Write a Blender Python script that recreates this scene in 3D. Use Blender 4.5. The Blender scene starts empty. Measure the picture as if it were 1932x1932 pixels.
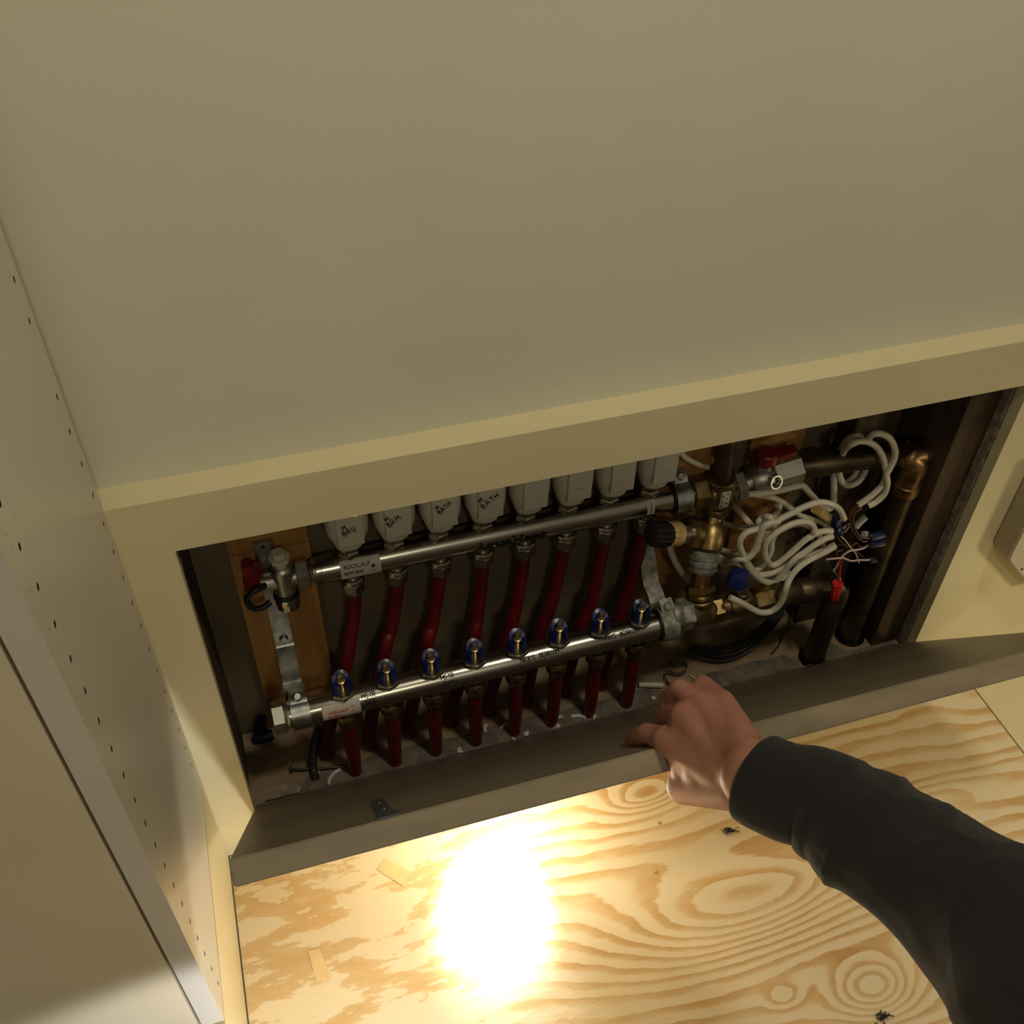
import bpy, bmesh, math, random
from mathutils import Vector, Matrix, noise
random.seed(7)
V = Vector
sc = bpy.context.scene

# ------------------------------------------------------------------ camera, world, lights, exposure
cd = bpy.data.cameras.new('camera'); cam = bpy.data.objects.new('camera', cd)
sc.collection.objects.link(cam)
cam.location = (0.13269, -0.66934, 1.15224)
cam.rotation_euler = (0.804515, -0.013855, -0.295672)
cd.sensor_width = 36; cd.lens = 36 * 1946.83 / 1932; cd.clip_start = 0.01
sc.camera = cam
w = bpy.data.worlds.new('world'); sc.world = w; w.use_nodes = True
w.node_tree.nodes['Background'].inputs[0].default_value = (1.0, 0.90, 0.68, 1)
w.node_tree.nodes['Background'].inputs[1].default_value = 0.13
sc.view_settings.view_transform = 'Standard'; sc.view_settings.look = 'None'
sc.view_settings.exposure = 0.0; sc.view_settings.gamma = 1

def lamp(name, kind, loc, target, power, color, size=0.1, **kw):
    ld = bpy.data.lights.new(name, kind); ld.energy = power; ld.color = color
    if kind == 'AREA': ld.shape = 'DISK'; ld.size = size
    else: ld.shadow_soft_size = size
    for k_, v_ in kw.items(): setattr(ld, k_, v_)
    o = bpy.data.objects.new(name, ld); sc.collection.objects.link(o); o.location = loc
    o.rotation_euler = (V(target) - V(loc)).to_track_quat('-Z', 'Y').to_euler()
    return o
lamp('ceiling_lamp', 'AREA', (0.72, -0.62, 2.15), (0.42, -0.10, 0.25), 8.2, (1.0, 0.905, 0.73), 0.20)
lamp('streak_fill', 'AREA', (0.25, -2.0, 1.85), (0.40, 0.05, 0.35), 4.6, (1.0, 0.89, 0.67), 0.22)  # added fill behind the camera: streaks on the bars, light on front faces
lamp('torch', 'SPOT', (0.130, -0.520, 0.220), (0.000, -0.160, -0.05), 4.2, (0.92, 0.95, 1.0), 0.02, spot_size=math.radians(104), spot_blend=.22)
lamp('warm_fill', 'SPOT', (1.28, -0.50, 0.34), (0.86, -0.06, 0.05), 4.2, (1.0, 0.84, 0.56), 0.05, spot_size=math.radians(92), spot_blend=1.0)  # added warm fill out of view, brightens the right wall and plywood
lamp('work_light', 'POINT', (0.320, -0.070, 0.075), (0.3, -0.3, 0), 0.85, (1.0, 0.94, 0.86), 0.022)
lamp('work_light_beam', 'SPOT', (0.315, -0.062, 0.085), (0.292, -0.132, 0.0), 15.0, (1.0, 0.98, 0.94), 0.015, spot_size=math.radians(60), spot_blend=.75)

# ------------------------------------------------------------------ materials
def srgb(r, g, b):
    f = lambda c: (c/255)/12.92 if c/255 <= 0.04045 else ((c/255+0.055)/1.055)**2.4
    return (f(r), f(g), f(b), 1)
class E:
    nt = None
    def __init__(s, sock): s.s = sock
    @staticmethod
    def m(op, a, b=None, c=None):
        n = E.nt.nodes.new('ShaderNodeMath'); n.operation = op
        for i, x in enumerate((a, b, c)):
            if x is None: continue
            if isinstance(x, E): E.nt.links.new(x.s, n.inputs[i])
            else: n.inputs[i].default_value = x
        return E(n.outputs[0])
    def __add__(s, o): return E.m('ADD', s, o)
    __radd__ = __add__
    def __sub__(s, o): return E.m('SUBTRACT', s, o)
    def __rsub__(s, o): return E.m('SUBTRACT', o, s)
    def __mul__(s, o): return E.m('MULTIPLY', s, o)
    __rmul__ = __mul__
def newmat(name):
    m = bpy.data.materials.new(name); m.use_nodes = True
    E.nt = m.node_tree
    return m, m.node_tree, m.node_tree.nodes['Principled BSDF']
def coords(nt):
    tc = nt.nodes.new('ShaderNodeTexCoord'); g = nt.nodes.new('ShaderNodeNewGeometry')
    sp = nt.nodes.new('ShaderNodeSeparateXYZ'); nt.links.new(g.outputs['Position'], sp.inputs[0])
    return E(sp.outputs[0]), E(sp.outputs[1]), E(sp.outputs[2])
def combine(nt, x, y, z):
    c = nt.nodes.new('ShaderNodeCombineXYZ')
    for i, a in enumerate((x, y, z)):
        if isinstance(a, E): nt.links.new(a.s, c.inputs[i])
        else: c.inputs[i].default_value = a
    return c.outputs[0]
def nz(nt, vec, scale=1., detail=3, rough=.5, dist=0.):
    n = nt.nodes.new('ShaderNodeTexNoise'); nt.links.new(vec, n.inputs['Vector'])
    n.inputs['Scale'].default_value = scale; n.inputs['Detail'].default_value = detail
    n.inputs['Roughness'].default_value = rough; n.inputs['Distortion'].default_value = dist
    return E(n.outputs[0])
def ramp(nt, fac, stops):
    r = nt.nodes.new('ShaderNodeValToRGB'); nt.links.new(fac.s, r.inputs[0])
    el = r.color_ramp.elements
    while len(el) < len(stops): el.new(0.5)
    for e, (p, c) in zip(el, stops): e.position = p; e.color = c
    return r.outputs[0]
def bump(nt, bs, h, strength=.2, dist=.001):
    b = nt.nodes.new('ShaderNodeBump'); b.inputs['Strength'].default_value = strength
    b.inputs['Distance'].default_value = dist
    nt.links.new(h.s, b.inputs['Height']); nt.links.new(b.outputs[0], bs.inputs['Normal'])
def mat(name, c1, c2=None, rough=.5, metal=0., scale=40, sx=(1, 1, 1), bmp=0., bscale=None, coat=0., detail=4, pos=(.35, .65), rvar=0.):
    m, nt, bs = newmat(name)
    x, y, z = coords(nt)
    v = combine(nt, x*sx[0], y*sx[1], z*sx[2])
    n = nz(nt, v, scale, detail)
    c2 = c2 or tuple(a*.88 for a in c1[:3]) + (1,)
    nt.links.new(ramp(nt, n, [(pos[0], c2), (pos[1], c1)]), bs.inputs['Base Color'])
    bs.inputs['Metallic'].default_value = metal
    bs.inputs['Roughness'].default_value = rough
    if rvar: nt.links.new((n*rvar + (rough-rvar/2)).s, bs.inputs['Roughness'])
    if coat: bs.inputs['Coat Weight'].default_value = coat
    if bmp: bump(nt, bs, nz(nt, v, bscale or scale, 4), bmp)
    return m
M = {}
M['wall'] = mat('wall_paint', srgb(216, 214, 192), srgb(212, 210, 188), .55, scale=6, bmp=.12, bscale=260)
M['trim'] = mat('trim_paint', srgb(222, 210, 168), srgb(218, 206, 164), .38, scale=9, bmp=.10, bscale=140)
M['melamine'] = mat('melamine', srgb(206, 198, 178), srgb(202, 194, 174), .33, scale=5, bmp=.05, bscale=500)
M['melamine_edge'] = mat('melamine_edge', srgb(205, 198, 184), srgb(200, 193, 180), .4, scale=5)
M['door'] = mat('door_lacquer', srgb(212, 200, 172), srgb(206, 194, 166), .30, scale=7, bmp=.25, bscale=18, rvar=.12)
M['dark_gap'] = mat('dark_hole', srgb(40, 32, 24), rough=.9)
M['fibreboard'] = mat('fibreboard', srgb(128, 117, 97), srgb(116, 105, 86), .42, scale=7, sx=(.5, 3, 3), bmp=.05, bscale=300)
M['board_edge'] = mat('board_edge', srgb(150, 136, 108), srgb(134, 120, 94), .5, scale=22, sx=(.6, 2, 2), bmp=.1, bscale=200)
M['pine'] = mat('pine_board', srgb(170, 124, 66), srgb(140, 97, 48), .6, scale=7, sx=(9, 4, .6), bmp=.15, bscale=30)
M['dark_wood'] = mat('dark_stud', srgb(82, 62, 38), srgb(50, 36, 21), .75, scale=8, sx=(7, 5, .7), bmp=.2, bscale=60)
M['back_panel'] = mat('back_sheathing', srgb(112, 98, 74), srgb(98, 84, 62), .85, scale=10, bmp=.1, bscale=120)
M['subfloor'] = mat('subfloor', srgb(150, 128, 98), srgb(112, 92, 68), .85, scale=14, sx=(1, 3, 1), bmp=.4, bscale=90, pos=(.3, .6))
M['dust'] = mat('dusty_cement', srgb(122, 112, 98), srgb(92, 84, 72), .95, scale=60, bmp=.6, bscale=180)
M['drywall_edge'] = mat('drywall_edge', srgb(150, 140, 122), srgb(110, 98, 80), .9, scale=90, bmp=.5, bscale=200)
M['nickel'] = mat('nickel_steel', (.50, .47, .40, 1), (.38, .35, .29, 1), .24, 1., scale=30, sx=(.3, 3, 3), rvar=.16)
M['nickel2'] = mat('nickel_fitting', (.46, .43, .36, 1), (.34, .31, .25, 1), .28, 1., scale=60, rvar=.15)
M['satin'] = mat('satin_nickel', (.52, .50, .44, 1), (.42, .40, .34, 1), .42, 1., scale=70, bmp=.1, bscale=900)
M['zinc'] = mat('galvanised_steel', (.50, .51, .47, 1), (.28, .29, .26, 1), .38, 1., scale=90, rvar=.2)
M['oldzinc'] = mat('weathered_zinc', (.40, .39, .33, 1), (.18, .18, .14, 1), .6, .6, scale=110, bmp=.4, bscale=160)
M['brass'] = mat('brass', (.42, .30, .12, 1), (.22, .15, .06, 1), .38, 1., scale=70, rvar=.2)
M['brass_dull'] = mat('dull_brass', (.30, .21, .10, 1), (.12, .085, .045, 1), .45, .9, scale=90, bmp=.2, bscale=150)
M['brass_bright'] = mat('bright_brass', (.75, .55, .25, 1), (.55, .38, .16, 1), .35, .8, scale=90)
M['copper'] = mat('copper_tarnished', (.17, .12, .065, 1), (.06, .045, .028, 1), .42, .85, scale=28, rvar=.25, bmp=.1)
M['copper_bright'] = mat('copper', (.33, .19, .085, 1), (.11, .065, .035, 1), .36, .9, scale=50, rvar=.25, bmp=.2)
M['pex'] = mat('red_pex', srgb(104, 16, 19), srgb(84, 11, 14), .42, scale=30)
M['blue'] = mat('blue_plastic', srgb(22, 40, 108), srgb(15, 28, 80), .3, scale=60)
M['blue_dark'] = mat('dark_blue_plastic', srgb(20, 34, 74), srgb(12, 22, 50), .35, scale=60)
M['red'] = mat('red_plastic', srgb(128, 20, 20), srgb(98, 11, 12), .4, scale=60)
M['red_nut'] = mat('wire_nut_red', srgb(225, 48, 38), srgb(190, 30, 24), .4, scale=80)
M['white_pl'] = mat('white_plastic', srgb(196, 190, 172), srgb(190, 184, 166), .45, scale=20)
M['cable'] = mat('white_cable', srgb(205, 198, 176), srgb(188, 180, 158), .45, scale=30)
M['yellow'] = mat('yellow_band', srgb(205, 175, 110), srgb(180, 150, 90), .5, scale=50)
M['black'] = mat('black_rubber', srgb(24, 22, 20), srgb(16, 15, 14), .45, scale=60)
M['ink'] = mat('black_ink', srgb(16, 14, 14), rough=.5)
M['red_ink'] = mat('red_ink', srgb(200, 60, 40), rough=.5)
M['sticker'] = mat('paper_sticker', srgb(198, 192, 176), srgb(188, 182, 166), .45, scale=40)
M['tape'] = mat('grey_tape', srgb(72, 76, 82), srgb(58, 62, 68), .5, scale=50, bmp=.3)
M['thermo'] = mat('grey_white_box', srgb(196, 186, 160), srgb(188, 178, 152), .5, scale=60, bmp=.1, bscale=700)
M['brown_wire'] = mat('brown_wire', srgb(92, 60, 42), rough=.45)
M['white_wire'] = mat('white_wire', srgb(200, 178, 165), rough=.45)
M['green_wire'] = mat('green_wire', srgb(42, 60, 36), rough=.5)
M['red_wire'] = mat('red_wire', srgb(140, 30, 24), rough=.45)
M['black_cable'] = mat('black_cable', srgb(44, 42, 38), srgb(34, 32, 28), .5, scale=60)
M['plaster'] = mat('plaster_crumbs', srgb(215, 210, 200), srgb(180, 172, 160), .9, scale=120, bmp=.5)
M['lint'] = mat('dark_lint', srgb(62, 58, 56), srgb(40, 38, 36), .95, scale=200)
M['chip'] = mat('wood_chip', srgb(226, 196, 140), rough=.7)

def plywood_mat():
    m, nt, bs = newmat('plywood')
    x, y, z = coords(nt)
    big = nz(nt, combine(nt, x*1.0, y*2.6, 0.), 2.6, 2, .45)
    mid = nz(nt, combine(nt, x*1.0+3., y*3.0, 0.), 9., 3, .55)
    fine = nz(nt, combine(nt, x*1.0, y*6.0, 0.), 42., 3, .6)
    f = (y + x*0.02)*44. + big*4.2 + mid*1.0 + fine*.20
    for (cx, cy), ax, ay, A in PLY_BUMPS:
        dx = (x-cx)*(1/ax); dy = (y-cy)*(1/ay)
        f = f + E.m('POWER', 2.718, (dx*dx+dy*dy)*-1.)*A
    t = E.m('FRACT', f)
    # early wood grows darker into a thin late-wood line, then drops back to pale
    wide = E.m('SMOOTH_MIN', E.m('MULTIPLY', t, 1.15), 1.0, .15)
    blotch = nz(nt, combine(nt, x*1.0+7., y*2.2, 0.), 7., 4, .6)
    band = ramp(nt, t, [(0, (0, 0, 0, 1)), (.42, (.10, .10, .10, 1)), (.62, (.75, .75, .75, 1)), (.90, (1, 1, 1, 1)), (1., (.0, .0, .0, 1))])
    grain = nz(nt, combine(nt, x*1.2, y*26., 0.), 60., 4, .7)
    b2 = nt.nodes.new('ShaderNodeSeparateColor'); nt.links.new(band, b2.inputs[0])
    wl = E.m('SMOOTH_MIN', E.m('MAXIMUM', (.40-x)*5., 0.), 1., .2)
    patch = nz(nt, combine(nt, x*1.0+11., y*2.9, 0.), 9., 5, .62)
    pr = nt.nodes.new('ShaderNodeSeparateColor'); nt.links.new(ramp(nt, patch, [(.485, (0, 0, 0, 1)), (.505, (.62, .62, .62, 1)), (.62, (.85, .85, .85, 1)), (.64, (.2, .2, .2, 1))]), pr.inputs[0])
    k_ = E(b2.outputs[0])*(blotch*1.7-.15)*(1.-wl) + E(pr.outputs[0])*wl*.8 + (grain-.5)*.34
    col = ramp(nt, k_, [(0.0, srgb(228, 211, 176)), (.30, srgb(221, 198, 155)), (.62, srgb(209, 175, 121)), (1., srgb(190, 148, 90))])
    nt.links.new(col, bs.inputs['Base Color'])
    bs.inputs['Roughness'].default_value = .62
    bump(nt, bs, grain, .15, .0006)
    return m
PLY_BUMPS = [((0.5087,-0.0655), .045, .018, 2.6), ((0.5603,-0.2327), .15, .048, 5.5), ((0.6597,-0.356), .045, .028, 4.5),
             ((0.5601,-0.3368), .02, .012, 1.6), ((0.8698,-0.1723), .12, .02, -1.5)]
M['plywood'] = plywood_mat()

def skin_mat():
    m, nt, bs = newmat('skin')
    x, y, z = coords(nt); v = combine(nt, x, y, z)
    a = nz(nt, v, 32, 4); 
    nt.links.new(ramp(nt, a, [(.3, srgb(158, 106, 90)), (.7, srgb(182, 130, 110))]), bs.inputs['Base Color'])
    bs.inputs['Roughness'].default_value = .5
    bs.inputs['Subsurface Weight'].default_value = .12
    bs.inputs['Subsurface Radius'].default_value = (.006, .002, .001)
    bump(nt, bs, nz(nt, v, 420, 4), .25, .0006)
    return m
M['skin'] = skin_mat()
M['nail'] = mat('fingernail', srgb(214, 168, 148), rough=.3)
def cloth_mat():
    m, nt, bs = newmat('black_fleece')
    x, y, z = coords(nt); v = combine(nt, x, y, z)
    a = nz(nt, v, 900, 2)
    nt.links.new(ramp(nt, a, [(.3, srgb(16, 15, 15)), (.7, srgb(27, 26, 26))]), bs.inputs['Base Color'])
    bs.inputs['Roughness'].default_value = .95
    bs.inputs['Sheen Weight'].default_value = .12
    bump(nt, bs, a, .3, .0006)
    return m
M['cloth'] = cloth_mat()

# ------------------------------------------------------------------ mesh helpers
ORG = {}
def part(name, bm, m, parent=None, origin=None, smooth=True, kind=None, label=None, angle=35):
    """link bm (world coordinates) as one mesh object; the origin defaults to the parent's or the base of the mesh"""
    bmesh.ops.recalc_face_normals(bm, faces=bm.faces)
    if origin is None:
        if parent is not None: origin = ORG[parent.name]
        else:
            xs = [v.co for v in bm.verts]
            origin = V(((min(c.x for c in xs)+max(c.x for c in xs))/2, (min(c.y for c in xs)+max(c.y for c in xs))/2, min(c.z for c in xs)))
    origin = V(origin)
    bmesh.ops.translate(bm, verts=bm.verts, vec=-origin)
    me = bpy.data.meshes.new(name); bm.to_mesh(me); bm.free()
    if smooth:
        me.polygons.foreach_set('use_smooth', [True]*len(me.polygons)); me.set_sharp_from_angle(angle=math.radians(angle))
    for mm in (m if isinstance(m, list) else [m]): me.materials.append(M[mm])
    o = bpy.data.objects.new(name, me); sc.collection.objects.link(o)
    ORG[o.name] = origin
    if parent is not None: o.parent = parent; o.location = origin - ORG[parent.name]
    else: o.location = origin
    if kind: o['kind'] = kind
    if label: o['label'] = label
    return o
def tag(o, label, cat, group=None):
    o['label'] = label; o['category'] = cat
    if group: o['group'] = group
    return o
def thing(name, loc, label, cat, group=None):
    o = bpy.data.objects.new(name, None); sc.collection.objects.link(o); o.location = loc
    o.empty_display_size = .01; ORG[o.name] = V(loc)
    return tag(o, label, cat, group)
def kids(o): return [c for c in sc.collection.objects if c.parent == o]
def dup(o, delta=V((0, 0, 0)), parent=None, label=None, group=None):
    c = o.copy(); sc.collection.objects.link(c); ORG[c.name] = ORG[o.name] + delta
    if parent is not None:
        c.parent = parent; c.location = ORG[c.name] - ORG[parent.name]
    elif o.parent is not None:
        c.parent = o.parent; c.location = ORG[c.name] - ORG[o.parent.name]
    else: c.location = ORG[c.name]
    if label: c['label'] = label
    if group: c['group'] = group
    for ch in kids(o): dup(ch, delta, c)
    return c
def B(): return bmesh.new()
def box(bm, a, b, bev=0):
    a, b = V(a), V(b)
    r = bmesh.ops.create_cube(bm, size=1, matrix=Matrix.Translation((a+b)/2) @ Matrix.Diagonal((abs(b.x-a.x), abs(b.y-a.y), abs(b.z-a.z), 1)))
    if bev:
        es = list({e for v in r['verts'] for e in v.link_edges})
        bmesh.ops.bevel(bm, geom=es, offset=bev, segments=2, affect='EDGES', profile=.7)
    return bm
def frame(d):
    d = V(d).normalized()
    q = d.to_track_quat('Z', 'Y'); return q.to_matrix()
def lathe(bm, p, d, prof, seg=28, up=None, cap=True, ang0=0., rfun=None):
    """revolve prof [(t, r)...] along direction d from p"""
    p = V(p); d = V(d).normalized()
    if up is not None:
        xx = V(up) - d*V(up).dot(d); xx.normalize(); yy = d.cross(xx)
    else:
        mm = frame(d); xx = mm.col[0]; yy = mm.col[1]
    rings = []
    for t, r in prof:
        rings.append([bm.verts.new(p + d*t + (xx*math.cos(a) + yy*math.sin(a))*(r*(rfun(a) if rfun else 1))) for a in [ang0 + 2*math.pi*i/seg for i in range(seg)]])
    for a, b in zip(rings, rings[1:]):
        for i in range(seg): bm.faces.new((a[i], a[(i+1) % seg], b[(i+1) % seg], b[i]))
    if cap: bm.faces.new(rings[0][::-1]); bm.faces.new(rings[-1])
    return bm
def rod(bm, a, b, r, seg=24, r2=None):
    a, b = V(a), V(b); return lathe(bm, a, b-a, [(0, r), ((b-a).length, r if r2 is None else r2)], seg)
def hexn(bm, p, d, h, r, bev=.0012, n=6, up=None, a0=0.):
    """hexagonal nut with chamfered ends, across-corner radius r"""
    return lathe(bm, p, d, [(0, r*.9), (bev, r), (h-bev, r), (h, r*.9)], n, up=up, ang0=a0)
def spline(pts, n=8):
    pts = [V(p) for p in pts]; out = []
    P = [pts[0]*2-pts[1]] + pts + [pts[-1]*2-pts[-2]]
    for i in range(1, len(P)-2):
        for j in range(n):
            t = j/n; a, b, c, d = P[i-1:i+3]
            out.append(.5*((2*b) + (c-a)*t + (2*a-5*b+4*c-d)*t*t + (3*b-a-3*c+d)*t**3))
    out.append(pts[-1]); return out
def tube(bm, pts, r, seg=10, n=8, raw=False, cap=True):
    P = [V(p) for p in pts] if raw else spline(pts, n)
    if len(P) < 2: return bm
    T = [(P[min(i+1, len(P)-1)] - P[max(i-1, 0)]).normalized() for i in range(len(P))]
    mm = frame(T[0]); x = mm.col[0].copy(); rings = []
    for i, (p, t) in enumerate(zip(P, T)):
        x = (x - t*x.dot(t)); x.normalize(); y = t.cross(x)
        rr = r[i*(len(r)-1)//max(1, len(P)-1)] if isinstance(r, (list, tuple)) else r
        rings.append([bm.verts.new(p + (x*math.cos(a) + y*math.sin(a))*rr) for a in [2*math.pi*k_/seg for k_ in range(seg)]])
    for a, b in zip(rings, rings[1:]):
        for i in range(seg): bm.faces.new((a[i], a[(i+1) % seg], b[(i+1) % seg], b[i]))
    if cap: bm.faces.new(rings[0][::-1]); bm.faces.new(rings[-1])
    return bm
def strip(bm, prof, x0, x1, th):
    """bent sheet: prof = [(y,z)...] swept from x0 to x1 with thickness th"""
    n = len(prof); nr = []
    for i in range(n):
        a = V(prof[max(i-1, 0)]); b = V(prof[min(i+1, n-1)]); t = (b-a).normalized(); nr.append(V((t.y, -t.x)))
    def vv(x, i, s): return bm.verts.new((x, prof[i][0]+nr[i].x*th*s, prof[i][1]+nr[i].y*th*s))
    A = [[vv(x, i, s) for i in range(n)] for x in (x0, x1) for s in (0, 1)]
    for i in range(n-1):
        for p, q in ((0, 2), (3, 1), (1, 0), (2, 3)):
            bm.faces.new((A[p][i], A[p][i+1], A[q][i+1], A[q][i]))
    for i in (0, n-1): bm.faces.new((A[0][i], A[1][i], A[3][i], A[2][i]))
    return bm
def poly(bm, pts, d):
    """closed polygon pts extruded by vector d"""
    f = bm.faces.new([bm.verts.new(p) for p in pts])
    r = bmesh.ops.extrude_face_region(bm, geom=[f])
    bmesh.ops.translate(bm, verts=[v for v in r['geom'] if isinstance(v, bmesh.types.BMVert)], vec=d)
    return bm
def blob(bm, c, r, seed=0, amp=.35, flat=1., sub=2):
    rr = bmesh.ops.create_icosphere(bm, subdivisions=sub, radius=1)
    for v in rr['verts']:
        n = noise.noise(v.co*1.6 + V((seed*7.1, seed*3.3, seed)))
        v.co = V((v.co.x, v.co.y, v.co.z*flat))*(r*(1+amp*n*2)) + V(c)
    return bm

# stroke letters for handwriting: strokes in a unit box
SL = {
 'M': [[(0, 0), (.08, 1), (.45, .35), (.85, 1), (1, 0)]], 'B': [[(0, 0), (.05, 1)], [(.05, 1), (.6, .9), (.55, .58), (.05, .52), (.75, .42), (.7, .05), (0, 0)]],
 'R': [[(0, 0), (.05, 1), (.65, .85), (.55, .5), (.05, .5), (.8, 0)]], 'A': [[(0, 0), (.45, 1), (.9, 0)], [(.2, .4), (.7, .4)]],
 'T': [[(.45, 0), (.45, 1)], [(0, 1), (.95, .97)]], 'H': [[(0, 0), (.05, 1)], [(.75, 0), (.8, 1)], [(.02, .5), (.78, .5)]],
 'S': [[(.75, .9), (.3, 1), (.1, .75), (.7, .35), (.5, .02), (.02, .08)]], 'E': [[(.75, 1), (.05, 1), (0, 0), (.75, 0)], [(.05, .52), (.6, .52)]],
 'D': [[(0, 0), (.05, 1), (.7, .75), (.72, .3), (0, 0)]], 'N': [[(0, 0), (.05, 1), (.7, 0), (.78, 1)]], 'I': [[(.2, 0), (.2, 1)]],
 'C': [[(.75, .85), (.35, 1), (.02, .5), (.35, 0), (.75, .12)]], 'K': [[(0, 0), (.05, 1)], [(.7, 1), (.08, .5), (.75, 0)]],
 'O': [[(.4, 1), (.02, .6), (.2, .05), (.65, .1), (.8, .6), (.4, 1)]], "'": [[(.2, 1), (.1, .7)]], ' ': [], 'U': [[(.02, 1), (.1, .1), (.6, .05), (.75, 1)]]}
def hand_text(bm, text, mp, h, adv=.95, r=.0006):
    x = 0
    for ch in text:
        for st in SL[ch]:
            jx = random.uniform(-.05, .05)
            tube(bm, [mp((x + (a+jx)*.72)*h, (b + random.uniform(-.05, .05))*h) for a, b in st], r, 5, 3)
        x += adv*(.35 if ch == "'" else .5 if ch in 'I ' else .88)
    return x*h
def font_mesh(bm, text, mp, h, bold=0., thick=.0003):
    cu = bpy.data.curves.new('t', 'FONT'); cu.body = text; cu.size = h/.7; cu.offset = bold; cu.resolution_u = 3
    ob = bpy.data.objects.new('t', cu); sc.collection.objects.link(ob)
    me = bpy.data.meshes.new_from_object(ob.evaluated_get(bpy.context.evaluated_depsgraph_get()))
    bpy.data.objects.remove(ob)
    vs = [bm.verts.new(mp(v.co.x, v.co.y)) for v in me.vertices]
    for p in me.polygons:
        try: bm.faces.new([vs[i] for i in p.vertices])
        except ValueError: pass
    bpy.data.meshes.remove(me)
    return bm
def cyl_map(A, r, s0, phi0, off=.0004):
    """writing wrapped on a bar lying along x: s runs along the bar, t runs up round it; phi is measured from the front (-y) up"""
    def mp(s, t):
        ph = math.radians(phi0) + t/r
        return V((A[0]+s0+s, A[1] - (r+off)*math.cos(ph), A[2] + (r+off)*math.sin(ph)))
    return mp
def cyl_patch(bm, A, r, s0, s1, p0, p1, off=.0003, n=12):
    lo = [];
    for i in range(n+1):
        ph = math.radians(p0 + (p1-p0)*i/n)
        lo.append([bm.verts.new((A[0]+s, A[1]-(r+o)*math.cos(ph), A[2]+(r+o)*math.sin(ph))) for s, o in ((s0, off), (s1, off), (s1, 0), (s0, 0))])
    for a, b in zip(lo, lo[1:]):
        for i in range(4): bm.faces.new((a[i], a[(i+1) % 4], b[(i+1) % 4], b[i]))
    bm.faces.new(lo[0]); bm.faces.new(lo[-1])
    return bm

# ------------------------------------------------------------------ the setting
XL, XR, ZB, ZT, ZF = .0437, .912, .0865, .510, .055   # opening edges, cavity floor
ZL, DY = .5697, .028                                    # ledge height and recess of the wall above
XF = 1.007; DT = .014; CB = .127                         # floor joint, lining thickness, cavity back
bm = B(); box(bm, (-.9, DY, ZL-.02), (2.2, DY+.06, 2.45)); part('wall_back', bm, 'wall', kind='structure', smooth=False)
bm = B()    # the painted frame round the opening, one board with a hole
def slab(x0, x1, z0, z1, y0=0., y1=DT): box(bm, (x0, y0, z0), (x1, y1, z1))
slab(-.03, XL, 0, ZL); slab(XR, 2.2, 0, ZL); slab(XL, XR, ZT, ZL); slab(XL, XR, 0, ZF)
box(bm, (-.03, DT, ZL-.02), (2.2, DY+.002, ZL))
for xc, rr in ((.20, .0035), (.262, .003), (.335, .0028), (.36, .002), (.45, .0015)):     # paint drips under the rail
    blob(bm, (xc, .002, ZT), rr, xc*9, .2, .7, 1)
bmesh.ops.remove_doubles(bm, verts=bm.verts, dist=1e-5)
part('trim_1', bm, 'trim', kind='structure')
bm = B(); box(bm, (XR-.0015, .017, ZF+.004), (XR-.0002, .0285, ZT)); box(bm, (XR+.0, DT, ZF-.01), (XR+.0+.012, CB, .545)); part('trim_2', bm, 'drywall_edge', kind='structure', smooth=False)
bm = B(); box(bm, (XL-.02, CB, ZF-.2), (XR+.05, CB+.02, .55)); part('wall_inner', bm, 'back_panel', kind='structure', smooth=False)
bm = B(); box(bm, (XL-.03, DT, ZF-.02), (XL-.004, CB, .545)); part('wall_left', bm, 'dark_wood', kind='structure', smooth=False)
bm = B(); box(bm, (XL-.03, DT, .545), (XR+.04, CB, .55)); part('ceiling', bm, 'dark_wood', kind='structure', smooth=False)
# cavity floor, with real holes for the two copper pipes
def holed_plane(bm, x0, x1, y0, y1, z, holes, th=.02, seg=24):
    hs = sorted(holes); xs = [x0]
    for (hx, hy, r) in hs:
        m = r*1.25; xs += [hx-m, hx+m]
    xs.append(x1)
    def q(a, b, c, d): bm.faces.new([bm.verts.new((p[0], p[1], z)) for p in (a, b, c, d)])
    for i in range(0, len(xs), 2): q((xs[i], y0), (xs[i+1], y0), (xs[i+1], y1), (xs[i], y1))
    for (hx, hy, r) in hs:
        m = r*1.25; ya, yb = hy-m, hy+m
        if ya > y0: q((hx-m, y0), (hx+m, y0), (hx+m, ya), (hx-m, ya))
        if yb < y1: q((hx-m, yb), (hx+m, yb), (hx+m, y1), (hx-m, y1))
        inn, out, low = [], [], []
        for k_ in range(seg):
            a = 2*math.pi*k_/seg + math.pi/4*0; c, s = math.cos(a), math.sin(a); e = m/max(abs(c), abs(s))
            oy = min(max(hy+s*e, y0), y1)
            inn.append(bm.verts.new((hx+c*r, min(max(hy+s*r, y0), y1), z))); out.append(bm.verts.new((hx+c*e, oy, z))); low.append(bm.verts.new((hx+c*r, hy+s*r, z-th)))
        for k_ in range(seg):
            j = (k_+1) % seg
            bm.faces.new((inn[k_], inn[j], out[j], out[k_])); bm.faces.new((low[k_], low[j], inn[j], inn[k_]))
HC1 = (.786, .034, .020); HC2 = (.853, .055, .0205)
bm = B(); holed_plane(bm, XL-.02, XR+.03, DT*0+.001, CB+.004, ZF, [HC1, HC2]); part('floor_1', bm, 'subfloor', kind='structure', smooth=False)
bm = B(); box(bm, (XL-.02, .001, ZF-.12), (XR+.03, CB, ZF-.1)); part('floor_2', bm, 'dark_gap', kind='structure', smooth=False)
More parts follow.
